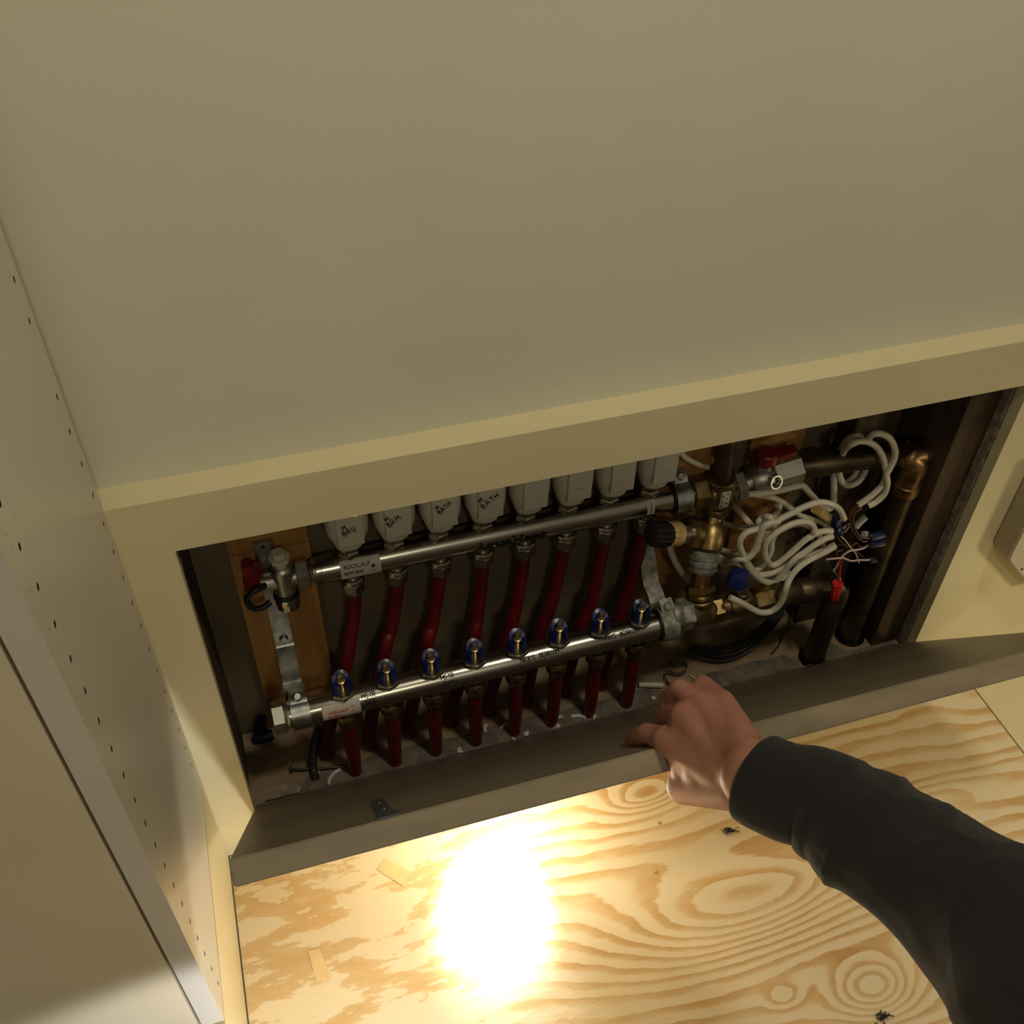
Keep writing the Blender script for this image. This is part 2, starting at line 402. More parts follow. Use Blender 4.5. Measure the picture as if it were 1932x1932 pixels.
# base sill behind the hatch
# the white floor and the plywood sheet set into it
bm = B(); box(bm, (-1.4, -2.2, -.05), (2.4, .05, -.006)); part('floor_3', bm, 'melamine', kind='structure', smooth=False)
bm = B(); box(bm, (XF+.0012, -1.6, -.006), (2.3, 0, 0)); part('floor_4', bm, 'trim', kind='structure', smooth=False)
bm = B(); box(bm, (.0015, -1.5, -.006), (XF-.0012, -.001, .0), .0006)
tag(part('plywood_sheet', bm, 'plywood'), 'raw plywood sheet with wavy yellow grain lying on the cabinet floor', 'plywood')
# two boat patches let into the plywood face
for nm, pts, lb in (('plywood_patch', [(0.1659,-0.0668,0.0),(0.1782,-0.0565,0.0),(0.2032,-0.0828,0.0),(0.1907,-0.0961,0.0)], 'slanted lozenge shaped plug set into the plywood just below the hatch edge'),
                    ('plywood_patch', [(0.0735,-0.1406,0.0),(0.0859,-0.1406,0.0),(0.0927,-0.1772,0.0),(0.0767,-0.1795,0.0)], 'pale upright rectangular plug in the plywood near the left edge')):
    bm = B(); poly(bm, [V((p[0], p[1], .0001)) for p in pts], V((0, 0, .0007))); tag(part(nm, bm, 'chip'), lb, 'wood plug')

# side panel of the cabinet with two rows of shelf pin holes
PB = .172
def side_panel():
    bm = B(); y0, y1, z1 = -.260, .0, 2.3; pitch = .0317
    cols = ((-.232, [.1555+pitch*i for i in range(1, 52)]), (-.0175, [z for i, z in ((i, .7935-pitch*i) for i in range(-30, 19)) if i != 2]))
    def q(ya, yb, za, zb): bm.faces.new([bm.verts.new((0, a, b)) for a, b in ((ya, za), (yb, za), (yb, zb), (ya, zb))])
    h = pitch/2; edges = [y0]
    for yc, zs in cols:
        edges += [yc-.0125, yc+.0125]
    edges.append(y1)
    for i in range(0, len(edges), 2): q(edges[i], edges[i+1], PB, z1)
    for yc, zs in cols:
        zs = sorted(z for z in zs if PB+.01 < z < 1.9); z_ = PB
        for zc in zs:
            za, zb = zc-.012, zc+.012
            q(yc-.0125, yc+.0125, z_, za); z_ = zb
            inn, out, deep = [], [], []
            for k_ in range(16):
                a = 2*math.pi*k_/16; c, s = math.cos(a), math.sin(a); e = 1/max(abs(c)/.0125, abs(s)/.012)
                inn.append(bm.verts.new((0, yc+c*.0025, zc+s*.0025))); out.append(bm.verts.new((0, yc+c*e, zc+s*e))); deep.append(bm.verts.new((-.011, yc+c*.0025, zc+s*.0025)))
            for k_ in range(16):
                j = (k_+1) % 16
                bm.faces.new((inn[k_], out[k_], out[j], inn[j])); f = bm.faces.new((inn[k_], inn[j], deep[j], deep[k_])); f.material_index = 1
            f = bm.faces.new(deep); f.material_index = 1
        q(yc-.0125, yc+.0125, z_, z1)
    def q3(*p): bm.faces.new([bm.verts.new(a) for a in p])
    T = -.019
    q3((T, y0, PB), (T, y1, PB), (T, y1, z1), (T, y0, z1)); q3((0, y0, PB), (T, y0, PB), (T, y1, PB), (0, y1, PB))
    q3((0, y1, PB), (T, y1, PB), (T, y1, z1), (0, y1, z1)); q3((0, y0, z1), (T, y0, z1), (T, y1, z1), (0, y1, z1))
    f = bm.faces.new([bm.verts.new(p) for p in ((0, y0, PB), (T, y0, PB), (T, y0, z1), (0, y0, z1))]); f.material_index = 2
    bmesh.ops.remove_doubles(bm, verts=bm.verts, dist=1e-6)
    return bm
o = part('side_panel', side_panel(), ['melamine', 'dark_gap', 'melamine_edge'], origin=(0, -.13, PB), smooth=False)
tag(o, 'tall cream cabinet side panel drilled with two rows of shelf pin holes', 'cabinet panel')
bm = B(); box(bm, (-.02, -1.5, 0), (0.0, -.0005, PB-.005), .0008); part('baseboard_left', bm, 'trim', kind='structure')
bm = B(); box(bm, (-.62, -.2600, .02), (-.0215, -.242, 2.3), .0015)
o = part('cabinet_door', bm, 'door'); tag(o, 'glossy cream door leaf in front of the side panel, at lower left', 'door')

# grey wall box on the frame at the far right
t = thing('wall_box', (1.045, 0, .23), 'white square cornered box with a dark screw hole at the right picture edge', 'wall box')
bm = B(); pa, pb, pc = V((0.9619,-0.032,0.2637)), V((0.9671,-0.032,0.2548)), V((1.0469,-0.032,0.1689))
poly(bm, [pb, pc, pc+V((.05, 0, 0)), pa+V((.09, 0, .05)), pa+V((.09, 0, .13)), pa+V((0, 0, .13)), pa], V((0, .0315, 0)))
bmesh.ops.bevel(bm, geom=list(bm.edges), offset=.0015, segments=2, affect='EDGES'); part('housing', bm, 'thermo', t)
bm = B(); h_ = V((0.9914,-0.032,0.2363)); rod(bm, h_+V((0, .001, 0)), h_+V((0, -.0004, 0)), .0018, 12); part('screw_hole', bm, 'dark_gap', t)

# ------------------------------------------------------------------ the access hatch, leaning open
TH = .65; HL = .378; HT = .0217
HD = V((0, -math.sin(TH), math.cos(TH))); HN = V((0, math.cos(TH), math.sin(TH)))
HP = V((0, 0, ZB))
def hp(x, t, n=0.): return HP + V((x, 0, 0)) + HD*t + HN*n
hx0, hx1 = XL+.0008, XR-.0015
hatch = thing('access_hatch', ((hx0+hx1)/2, -.01, ZB), 'long tan access hatch board leaning open from the wall, gripped by a hand', 'hatch')
bm = B()
vs = [[bm.verts.new(hp(x, t_, n)) for t_, n in ((-.030, 0), (HL, 0), (HL, -HT), (-.012, -HT), (-.030, -HT+.006))] for x in (hx0, hx1)]
for i in range(5): bm.faces.new((vs[0][i], vs[0][(i+1) % 5], vs[1][(i+1) % 5], vs[1][i]))
bm.faces.new(vs[0][::-1]); bm.faces.new(vs[1])
bmesh.ops.bevel(bm, geom=list(bm.edges), offset=.0012, segments=2, affect='EDGES')
for f in bm.faces:
    f.normal_update()
    if f.normal.dot(-HN) > .7: f.material_index = 1
    elif f.normal.dot(HD) > .7: f.material_index = 2
part('board', bm, ['fibreboard', 'trim', 'board_edge'], hatch)
bm = B(); cx = .172
pts = [hp(cx-.0065, .236, .0004), hp(cx+.0065, .232, .0004), hp(cx+.0060, .29, .0004), hp(cx+.0068, .335, .0004), hp(cx+.0120, HL-.001, .0004), hp(cx-.0085, HL-.001, .0004), hp(cx-.0060, .335, .0004), hp(cx-.0066, .29, .0004)]
poly(bm, pts, HN*.0016); part('grey_tape', bm, 'tape', hatch, label='dark grey tab stuck on the inner face')
bm = B(); blob(bm, hp(cx, .275, .0022), .0011, 1, .1, .8); part('screw', bm, 'zinc', hatch)
bm = B(); blob(bm, hp(cx+.001, .330, .0022), .0011, 2, .1, .8); part('screw', bm, 'zinc', hatch)

# ------------------------------------------------------------------ woodwork inside the cavity
bm = B(); box(bm, (.0775, .1165, .128), (.1605, CB-.0005, .375), .001); tag(part('backing_board', bm, 'pine'), 'yellow brown pine board behind the left bracket', 'board')
bm = B(); box(bm, (.0775, .1165, .3765), (.1600, CB-.0005, .543), .001); tag(part('backing_board', bm, 'pine'), 'short pine board above the joint line, half hidden by the rail', 'board')
bm = B(); box(bm, (.084, .119, ZF+.001), (.1555, CB-.0005, .127), .001); tag(part('blocking', bm, 'pine'), 'darker pine block under the left backing board, down to the cavity floor', 'board')
bm = B(); box(bm, (.545, .1185, .10), (.632, CB-.0005, .543), .001); tag(part('backing_board', bm, 'pine'), 'brown pine board behind the right bracket and the bypass valve', 'board')
bm = B(); box(bm, (.672, .1190, .18), (.742, CB-.0005, .543), .001); tag(part('backing_board', bm, 'pine'), 'brown board behind the coiled white cables', 'board')
bm = B(); box(bm, (.790, .095, ZF+.001), (.848, CB-.0005, .543), .001); tag(part('stud', bm, 'dark_wood'), 'dark vertical stud just left of the tall copper pipe', 'stud')
bm = B(); box(bm, (.8712, .030, ZF+.001), (.9105, CB-.0005, .543), .0015); tag(part('stud', bm, 'dark_wood'), 'dark stud at the right end of the opening, beside the copper pipe', 'stud')
bm = B(); rod(bm, (XL-.004, .03, .46), (XL-.0022, .03, .46), .009, 20); tag(part('screw_cap', bm, 'white_pl'), 'round pale cap on the top left edge of the opening', 'cap')
# dusty cement fill along the front of the cavity floor
bm = B()
N = 70; rows = []
for i in range(N+1):
    x = XL+.02 + (XR-.005-XL-.02)*i/N
    yb = .050 + .005*noise.noise(V((x*22, 0, 1))) - (.018 if x < .11 else 0) - (.010 if .56 < x < .62 else 0)
    cut = 0 if not (.76 < x < .81) else 1
    yb = min(yb, .012) if cut else yb
    if x > .825: yb = min(yb, .030)
    rows.append([bm.verts.new((x, y_, ZF + .0025 + .0012*noise.noise(V((x*60, y_*60, 3))) - (.0022 if j == 4 else 0))) for j, y_ in enumerate([.0225 + (max(yb, .024)-.0225)*k_/4 for k_ in range(5)])])
for a, b in zip(rows, rows[1:]):
    for j in range(4): bm.faces.new((a[j], b[j], b[j+1], a[j+1]))
part('trim_3', bm, 'dust', kind='structure')

# ------------------------------------------------------------------ return manifold (upper) with its fittings
RB = .0155
RY, RZ = .100, .347; RX0, RX1 = .158, .566
SY = .034
def sz(x): return .199 + (x-.101)*.0138
rp = [.1985 + .0488*i for i in range(8)]
sp_ = [.1655 + .0502*i for i in range(8)]
ret = thing('return_manifold', (.36, RY, .30), 'upper chrome manifold bar carrying the white actuators, with a RETURN sticker', 'manifold')
bm = B(); lathe(bm, (RX0, RY, RZ), (1, 0, 0), [(0, RB*.9), (.003, RB*.92), (.0035, RB), (.006, RB), (.0065, RB*.93), (.0085, RB*.93), (.009, RB), (RX1-RX0, RB)], 48)
part('bar', bm, 'nickel', ret)
# port fittings: upper hex + dome, lower dome + nut
bm = B(); lathe(bm, (rp[0], RY, RZ+RB-.003), (0, 0, 1), [(0, .0085), (.004, .0085)], 24); hexn(bm, (rp[0], RY, RZ+RB+.001), (0, 0, 1), .007, .0122, a0=.3)
lathe(bm, (rp[0], RY, RZ+RB+.008), (0, 0, 1), [(0, .0095), (.004, .0095), (.005, .0125), (.014, .014), (.020, .015)], 28)
pt = part('port_fitting', bm, 'nickel2', ret, origin=(rp[0], RY, RZ))
bm = B(); lathe(bm, (rp[0], RY, RZ-RB+.003), (0, 0, -1), [(0, .0085), (.006, .0085), (.0065, .0115), (.0085, .0128), (.0115, .0132), (.013, .0118)], 28)
hexn(bm, (rp[0], RY, RZ-RB-.010), (0, 0, -1), .015, .0128, a0=.45); lathe(bm, (rp[0], RY, RZ-RB-.025), (0, 0, -1), [(0, .0098), (.004, .0092)], 24)
nt_ = part('compression_nut', bm, 'nickel2', ret, origin=(rp[0], RY, RZ))
for i in range(1, 8):
    dup(pt, V((rp[i]-rp[0], 0, 0))); dup(nt_, V((rp[i]-rp[0], 0, 0)))
# sticker and writing
bm = B(); cyl_patch(bm, (0, RY, RZ), RB, .186, .229, -28, 62); stk = part('sticker', bm, 'sticker', ret, label='white sticker reading RÜCKLAUF RETURN with an arrow')
bm = B(); font_mesh(bm, 'RÜCKLAUF', cyl_map((0, RY, RZ), RB, .1895, 27), .0040, .00016)
font_mesh(bm, 'RETURN', cyl_map((0, RY, RZ), RB, .1895, -1), .0037, .00016)
mp = cyl_map((0, RY, RZ), RB, .2175, -4)
bm.faces.new([bm.verts.new(mp(a, b)) for a, b in ((.0017, 0), (.0047, 0), (.0047, .0055), (.0017, .0055))]); bm.faces.new([bm.verts.new(mp(a, b)) for a, b in ((0, .0055), (.0064, .0055), (.0032, .009))])
part('sticker_print', bm, 'ink', stk, smooth=False)
bm = B(); mq = cyl_map((0, RY, RZ), RB, .332, -17); font_mesh(bm, 'AquaHeat', lambda s, t: mq(s*1.42, t), .0098, .0007); part('bar_print', bm, 'ink', ret, smooth=False)
bm = B(); cyl_patch(bm, (0, RY, RZ), RB, .5335, .5425, -15, 55); stk = part('small_sticker', bm, 'sticker', ret)
bm = B(); mp = cyl_map((0, RY, RZ), RB, .535, -8)
for yy in range(8): bm.faces.new([bm.verts.new(mp(a, b)) for a, b in ((.0012+(yy % 2)*.0008, yy*.0018), (.0052, yy*.0018), (.0052, yy*.0018+.0007), (.0012+(yy % 2)*.0008, yy*.0018+.0007))])
part('sticker_print', bm, 'ink', stk, smooth=False)

# air vent and drain valve on the left end of the return bar
dv = thing('drain_valve', (.128, RY, .29), 'satin nickel drain valve with red handle on the left end of the upper bar', 'valve')
cx_ = .128
bm = B(); hexn(bm, (.1405, RY, RZ), (1, 0, 0), .0135, .0165, .0012, up=(0, 0, 1)); lathe(bm, (.154, RY, RZ), (1, 0, 0), [(0, .0112), (.0015, .0122), (.002, .0112), (.0035, .0122), (.004, .0112), (.006, .0122)], 28)
part('union_nut', bm, 'satin', dv)
bm = B(); lathe(bm, (cx_-.001, RY, RZ+.018), (0, 0, -1), [(0, .0085), (.003, .0112), (.017, .0125), (.038, .0115), (.040, .009), (.044, .009)], 32)
lathe(bm, (cx_-.0245, RY, RZ-.002), (1, 0, 0), [(0, .0095), (.014, .0095), (.024, .0115), (.036, .0095), (.041, .0095)], 28)
part('body', bm, 'satin', dv)
bm = B(); lathe(bm, (cx_-.001, RY, RZ+.018), (0, 0, 1), [(0, .0065), (.005, .0065), (.0055, .0075), (.008, .0075)], 24); lathe(bm, (cx_-.001, RY, RZ+.026), (0, 0, 1), [(0, .0105), (.0015, .0115), (.006, .0112), (.0065, .0078), (.0125, .0072), (.013, .0058), (.0128, .0028), (.0118, .0026)], 8)
part('air_vent', bm, 'white_pl', dv, label='pale octagonal vent cap')
bm = B(); lathe(bm, (cx_-.001, RY, RZ-.0225), (0, 0, -1), [(0, .0115), (.001, .0125), (.004, .0125)], 30); lathe(bm, (cx_-.001, RY, RZ-.0265), (0, 0, -1), [(0, .0128), (.002, .0135), (.006, .0135), (.0065, .0128), (.0155, .0128), (.017, .0115)], 48, rfun=lambda a: 1+.035*(math.cos(a*12) > .2))
part('knurled_cap', bm, 'nickel2', dv)
bm = B(); lathe(bm, (cx_-.001, RY, RZ-.0205), (0, 0, -1), [(0, .0128), (.004, .0140), (.0055, .0128)], 28)
tube(bm, [(0.1072,0.09,0.3506),(0.1011,0.085,0.3534),(0.0942,0.083,0.3524),(0.0884,0.083,0.3471),(0.0867,0.083,0.3404),(0.0886,0.083,0.3316),(0.0943,0.083,0.3261),(0.1015,0.083,0.3265),(0.1094,0.086,0.3289)], .0034, 12)
part('rubber_strap', bm, 'black', dv)
bm = B(); poly(bm, [(0.0883,0.097,0.3745),(0.0984,0.097,0.3754),(0.0995,0.097,0.3711),(0.1084,0.097,0.3684),(0.1055,0.097,0.3455),(0.0975,0.097,0.3435),(0.0944,0.097,0.339),(0.086,0.097,0.3389),(0.0863,0.097,0.3496),(0.0889,0.097,0.3533),(0.0893,0.097,0.3593),(0.0877,0.097,0.3616)], V((0, .012, 0)))
bmesh.ops.bevel(bm, geom=list(bm.edges), offset=.0012, segments=2, affect='EDGES')
for i in range(3): box(bm, (.103+i*.004, .0955, RZ-.012), (.1045+i*.004, .0975, RZ+.002))
part('handle', bm, 'red', dv)

# actuators
BOXY = .072
def actuator(x):
    t = thing('actuator', (x, RY, RZ+.035), 'x', 'actuator', 'thermal actuators on the return bar')
    bm = B(); zb = RZ+.0365
    prof = [(0, .0135), (.001, .0150), (.010, .0175), (.021, .0215), (.030, .0225), (.062, .0225), (.066, .0205)]
    lathe(bm, (x+.001, RY-.003, zb), (0, 0, 1), prof, 36, rfun=lambda a: 1/ (abs(math.cos(a))**2.5 + abs(math.sin(a))**2.5)**(1/2.5), up=(1, 0, 0))
    part('housing', bm, 'white_pl', t)
    bm = B()
    w0, w1 = -.0115, .0150
    box(bm, (x+w0, BOXY, zb+.0175), (x+w1, RY-.012, zb+.066), .0007)
    part('front_cover', bm, 'white_pl', t)
    bm = B(); hexn(bm, (x, RY, zb-.0125), (0, 0, 1), .006, .0115, a0=.2); lathe(bm, (x, RY, zb-.0065), (0, 0, 1), [(0, .0125), (.003, .0145), (.0065, .0142)], 28)
    part('coupling_ring', bm, 'brass_dull' if x > .33 else 'nickel2', t)
    return t
act_txt = [('M', 'BRU'), ('M', 'BRM'), ('M', 'BATH'), ('M', 'BATH')]
lab = ['white actuator marked M BRU in black pen, leftmost of the row on the upper bar',
 'white actuator marked M BRM, second from the left, next to the leftmost one',
 'white actuator marked M BATH in small letters, third from the left',
 'white actuator marked M BATH in large letters, fourth from the left',
 'blank white actuator right after the four written ones',
 'blank white actuator third from the right end of the row',
 'blank white actuator second from the right end of the row',
 'blank white actuator at the right end of the row, beside the steel clamp']
for i in range(8):
    a = actuator(rp[i]); a['label'] = lab[i]
    if i < 4:
        bm = B(); fc = [c for c in kids(a) if c.name.startswith('front_cover')][0]
        hh = (.0060, .0064, .0052, .0070)[i]; an = math.radians((18, 34, 40, 36)[i]) ; zz = RZ+.0375+.0175+(.0150, .0145, .0190, .0140)[i]; xx = rp[i]+(-.0050, -.0075, -.0035, -.0065)[i]
        def mp(s, t_, xx=xx, zz=zz, an=an): return V((xx + s*math.cos(an)*.95 - t_*math.sin(an), BOXY-.0003, zz + (s*math.sin(an) + t_*math.cos(an))*1.05))
        hand_text(bm, act_txt[i][1], mp, hh, 1.0, .00050)
        mp2 = lambda s, t_: mp(s+hh*.45, t_+hh*1.25)
        hand_text(bm, act_txt[i][0], mp2, hh*.85, 1.0, .00050)
        part('pen_writing', bm, 'ink', fc)
    else:
        bm = B(); z_ = RZ+.0375+.0175+.0150; box(bm, (rp[i]-.004, BOXY-.00025, z_), (rp[i]+.006, BOXY+.0002, z_+.0004)); fc = [c for c in kids(a) if c.name.startswith('front_cover')][0]
        part('moulded_mark', bm, 'satin', fc)

# ------------------------------------------------------------------ supply manifold (lower)
sup = thing('supply_manifold', (.33, SY, .15), 'lower chrome manifold bar with eight blue flow valves and pen writing', 'manifold')
bm = B(); A0, A1 = V((.104, SY, sz(.104))), V((.540, SY, sz(.540)))
lathe(bm, A0, A1-A0, [(0, RB), ((A1-A0).length, RB)], 48); part('bar', bm, 'nickel', sup)
bm = B(); hexn(bm, (.0855, SY, sz(.09)), (1, 0, 0), .0145, .0185, .0014, up=(0, 0, 1)); lathe(bm, (.100, SY, sz(.1)), (1, 0, 0), [(0, .0135), (.003, .0155), (.0045, .0155), (.005, .0135)], 28); part('end_cap', bm, 'satin', sup)
def svalve(x):
    z0 = sz(x)+RB
    bm = B(); lathe(bm, (x, SY, z0-.003), (0, 0, 1), [(0, .0088), (.004, .0088)], 24); hexn(bm, (x, SY, z0+.0005), (0, 0, 1), .0058, .0142, .0016, a0=.5)
    lathe(bm, (x, SY, z0+.006), (0, 0, 1), [(0, .0128), (.001, .0132), (.002, .0124)], 28)
    v = part('flow_valve', bm, 'nickel2', sup, origin=(x, SY, z0))
    # slotted blue cage, open at the front
    bm = B(); r0, r1 = .0058, .0110; hh = .030; seg = 26
    arc = [math.radians(-90+33 + (360-66)*k_/seg) for k_ in range(seg+1)]
    rr = []
    for a in arc:
        k2 = 1.05 if int(math.degrees(a)//12) % 2 else .98
        c, s = math.cos(a), math.sin(a)
        tp = hh*(.78+.22*max(0, s))
        rr.append([bm.verts.new((x+c*r0, SY+s*r0, z0+.007)), bm.verts.new((x+c*r1*k2, SY+s*r1*k2, z0+.007)), bm.verts.new((x+c*r1*k2*.86, SY+s*r1*k2*.86, z0+tp)), bm.verts.new((x+c*r0*.95, SY+s*r0*.95, z0+tp*.93))])
    for p, q in zip(rr, rr[1:]):
        for k_ in range(4): bm.faces.new((p[k_], p[(k_+1) % 4], q[(k_+1) % 4], q[k_]))
    bm.faces.new(rr[0][::-1]); bm.faces.new(rr[-1])
    part('blue_cage', bm, 'blue', v)
    bm = B(); lathe(bm, (x, SY-.001, z0+.007), (0, 0, 1), [(0, .0030), (.013, .0030), (.0155, .0045), (.017, .0048), (.0178, .0035), (.021, .0032)], 20); part('brass_stem', bm, 'brass_bright', v)
    bm = B(); lathe(bm, (x, SY-.001, z0+.0275), (0, 0, 1), [(0, .0030), (.002, .0038), (.006, .0036), (.0085, .0022)], 18); part('stem_tip', bm, 'satin', v)
    bm = B(); zl = sz(x)-RB
    lathe(bm, (x, SY, zl+.003), (0, 0, -1), [(0, .0085), (.006, .0085), (.0065, .0115), (.009, .0130), (.012, .0132), (.0135, .0115)], 28)
    hexn(bm, (x, SY, zl-.0105), (0, 0, -1), .014, .0126, a0=.3); lathe(bm, (x, SY, zl-.0245), (0, 0, -1), [(0, .0098), (.004, .0092)], 24)
    n = part('compression_nut', bm, 'brass_dull', sup, origin=(x, SY, zl))
    return v, n
v0, n0 = svalve(sp_[0])
for i in range(1, 8):
    d = V((sp_[i]-sp_[0], 0, sz(sp_[i])-sz(sp_[0]))); dup(v0, d); dup(n0, d)
SA = lambda x: (0, SY, sz(x))
bm = B(); cyl_patch(bm, SA(.16), RB, .139, .1815, -30, 52); stk = part('sticker', bm, 'sticker', sup, label='white sticker with VORLAUF printed in red')
bm = B(); font_mesh(bm, 'VORLAUF', cyl_map(SA(.155), RB, .1445, 10), .0037, .0002); font_mesh(bm, 'SUPPLY', cyl_map(SA(.155), RB, .1445, -14), .0034, .0002)
mp = cyl_map(SA(.175), RB, .171, 4); bm.faces.new([bm.verts.new(mp(a, b)) for a, b in ((0, 0), (.003, 0), (.003, .006), (.0015, .0075), (0, .006))]); part('sticker_print', bm, 'red_ink', stk, smooth=False)
for tx, x, ph, h_ in (('MSTR', .1845, 46, .0052), ('BED', .188, 18, .0050), ('MSTR', .274, 44, .0052), ('BATH', .2765, 16, .0050), ("NICK'S", .3675, 36, .0052), ('BEDROOM', .3905, 40, .0048), ("MAM'S", .4675, 44, .0052), ('BEDROOM', .4895, 46, .0048)):
    bm = B(); hand_text(bm, tx, cyl_map(SA(x), RB, x, ph), h_, .88 if len(tx) < 6 else .78, .00050); part('pen_writing', bm, 'ink', sup)

# ------------------------------------------------------------------ red pipes
rends = [(0.1374,0.0672),(0.1898,0.0652),(0.241,0.0687),(0.2945,0.0694),(0.3452,0.0712),(0.3948,0.0711),(0.4475,0.0713),(0.4959,0.0693)]
ordn = ['leftmost', 'second from the left', 'third from the left', 'fourth from the left', 'fourth from the right', 'third from the right', 'second from the right', 'rightmost']
PM = [[(0.1942,0.1,0.2651),(0.1854,0.096,0.2251),(0.1747,0.087,0.1891)],[(0.2403,0.1,0.2583),(0.2325,0.096,0.228),(0.2227,0.087,0.2054)],[(0.2884,0.1,0.2538),(0.2818,0.096,0.2228),(0.2721,0.087,0.1978)],[(0.3408,0.1,0.2491),(0.3362,0.096,0.2172),(0.3288,0.087,0.191)],[(0.3903,0.1,0.2613),(0.3827,0.096,0.2115),(0.3699,0.087,0.1717)],[(0.4373,0.1,0.2608),(0.4277,0.096,0.2066),(0.4119,0.087,0.1674)],[(0.4885,0.1,0.2592),(0.4806,0.096,0.1994),(0.4661,0.087,0.1612)],[(0.5375,0.1,0.2631),(0.5308,0.096,0.2128),(0.5168,0.087,0.1676)]]
for i in range(8):
    x0 = rp[i]; ex, ey = rends[i]; zt_ = RZ-RB-.028
    bm = B(); tube(bm, [(x0, RY, zt_+.001)] + list(PM[i]) + [(ex-.0005, ey+.0015, .080), (ex, ey, ZF+.0008)], .0080, 16, 8)
    tag(part('red_pipe', bm, 'pex'), 'red pipe hanging from the upper bar, '+ordn[i]+' of the back row', 'pipe', 'red pipes of the upper bar')
    x1 = sp_[i]; zt_ = sz(x1)-RB-.028
    dx = (.001, .000, .0005, .001, .001, .000, .000, .001)[i]
    bm = B(); tube(bm, [(x1, SY, zt_+.001), (x1, SY, zt_-.03), (x1-.0005+dx*.5, SY, .09), (x1-.002+dx, SY, ZF+.003)], .0082, 16, 8)
    tag(part('red_pipe', bm, 'pex'), 'red pipe below the lower bar, '+ordn[i]+' of the front row', 'pipe', 'red pipes of the lower bar')

# ------------------------------------------------------------------ brackets
def bracket(x0, x1, lbl, m, cx_off=0):
    t = thing('mounting_bracket', ((x0+x1)/2, .10, .19), lbl, 'bracket', 'manifold brackets')
    bm = B(); yb = .1148
    prof = [(yb, .391), (yb, .386)] + [(yb, .37-.02*k_) for k_ in range(8)] + [(yb-.001, .226), (yb-.005, .2225), (yb-.02, .2205), (yb-.035, .221), (.066, .224), (.060, .2225), (.0565, .218), (.0555, .205), (.0555, .196)]
    strip(bm, prof, x0, x1, .0024)
    part('strap', bm, m, t)
    xc = (x0+x1)/2
    bm = B(); rod(bm, (xc-.0005, yb, .3845), (xc-.0005, yb-.0032, .3845), .0020, 12); part('screw_hole', bm, 'dark_gap', t)
    bm = B(); lathe(bm, (xc, yb-.0022, .236), (0, -1, 0), [(0, .0052), (.0015, .0052), (.0035, .0040), (.004, .002)], 20); box(bm, (xc-.003, yb-.0068, .2355), (xc+.003, yb-.0060, .2367)); part('bolt', bm, m, t)
    # ring clamp round the lower bar
    zc = sz(xc+cx_off); a0, a1 = x0+cx_off+.003, x1+cx_off+.003
    bm = B(); pr = []
    for k_ in range(33):
        ph = math.radians(-120 + 300*k_/32); pr.append((SY - (RB+.0012)*math.cos(ph), zc + (RB+.0012)*math.sin(ph)))
    strip(bm, pr, a0, a1, -.0022)
    strip(bm, [(SY-.004, zc+RB+.0015), (SY-.001, zc+RB+.004), (SY+.004, zc+RB+.0055), (SY+.012, zc+RB+.006), (SY+.022, zc+RB+.005)], a0+.001, a1-.001, .002)
    part('clamp', bm, m, t)
    bm = B(); lathe(bm, ((a0+a1)/2, SY+.005, zc+RB+.006), (0, -.5, .8), [(0, .0052), (.002, .0052), (.0035, .0035)], 18); part('screw', bm, m, t)
    return t
bracket(.1035, .1240, 'galvanised steel bracket on the left, behind the drain valve and round the lower bar', 'zinc')
t = thing('mounting_bracket', (.56, .08, .2), 'dull galvanised steel bracket on the right, bent between the two bars', 'bracket', 'manifold brackets')
bm = B(); strip(bm, [(.1148, .36), (.1148, .30), (.1140, .268), (.108, .262), (.096, .250), (.090, .238), (.080, .226), (.066, .2235), (.058, .219), (.0555, .208), (.0555, .20)], .540, .560, .0024); part('strap', bm, 'oldzinc', t)
for yc, zc, a0, a1, mm_ in ((RY, RZ, .569, .589, 'zinc'), (SY, sz(.55), .5425, .5625, 'oldzinc')):
    bm = B(); pr = []
    for k_ in range(33):
        ph = math.radians(-150 + 330*k_/32); pr.append((yc - (RB+.0030)*math.cos(ph), zc + (RB+.0030)*math.sin(ph)))
    strip(bm, pr, a0, a1, -.0024); strip(bm, [(yc-.002, zc+RB+.003), (yc+.001, zc+RB+.009), (yc+.006, zc+RB+.014), (yc+.012, zc+RB+.016)], a0+.002, a1-.002, .002)
    part('clamp', bm, mm_, t)
    bm = B(); pr = []
    lathe(bm, (a0-.003, yc, zc), (1, 0, 0), [(0, RB+.0008), (.001, RB+.003), (.0025, RB+.003), (.003, RB+.0008)], 32); part('rubber_ring', bm, 'black', t)
    bm = B(); lathe(bm, ((a0+a1)/2, yc+.004, zc+RB+.011), (0, -.7, .7), [(0, .005), (.002, .005), (.0035, .0035)], 18); part('screw', bm, mm_, t)

# ------------------------------------------------------------------ connections on the right
def seg_dir(a, b): return (V(b)-V(a)).normalized()
UA = V((RX1, RY, RZ)); UB = V((0.8765,0.06,0.3782))   # axis of the upper run from bar end to elbow
ux = lambda u, v, y: None
bt = thing('union_tee', (0.6299,0.1,0.336), 'upper brass union nut and square tee with a small white tag', 'tee fitting')
T0 = V((.5945, RY, RZ)); T1 = V((0.6531,0.095,0.3501)); dU = (T1-T0).normalized()
bm = B(); lathe(bm, (RX1, RY, RZ), (1, 0, 0), [(0, .0125), (.028, .0125)], 28); part('collar', bm, 'nickel2', bt)
bm = B(); hexn(bm, T0, dU, .0185, .0195, .002, up=(0, 0, 1), a0=.15); lathe(bm, T0+dU*.0185, dU, [(0, .0165), (.003, .0175), (.005, .0165)], 28); part('union_nut', bm, 'brass', bt)
Tc = V((0.6286,0.098,0.3425))
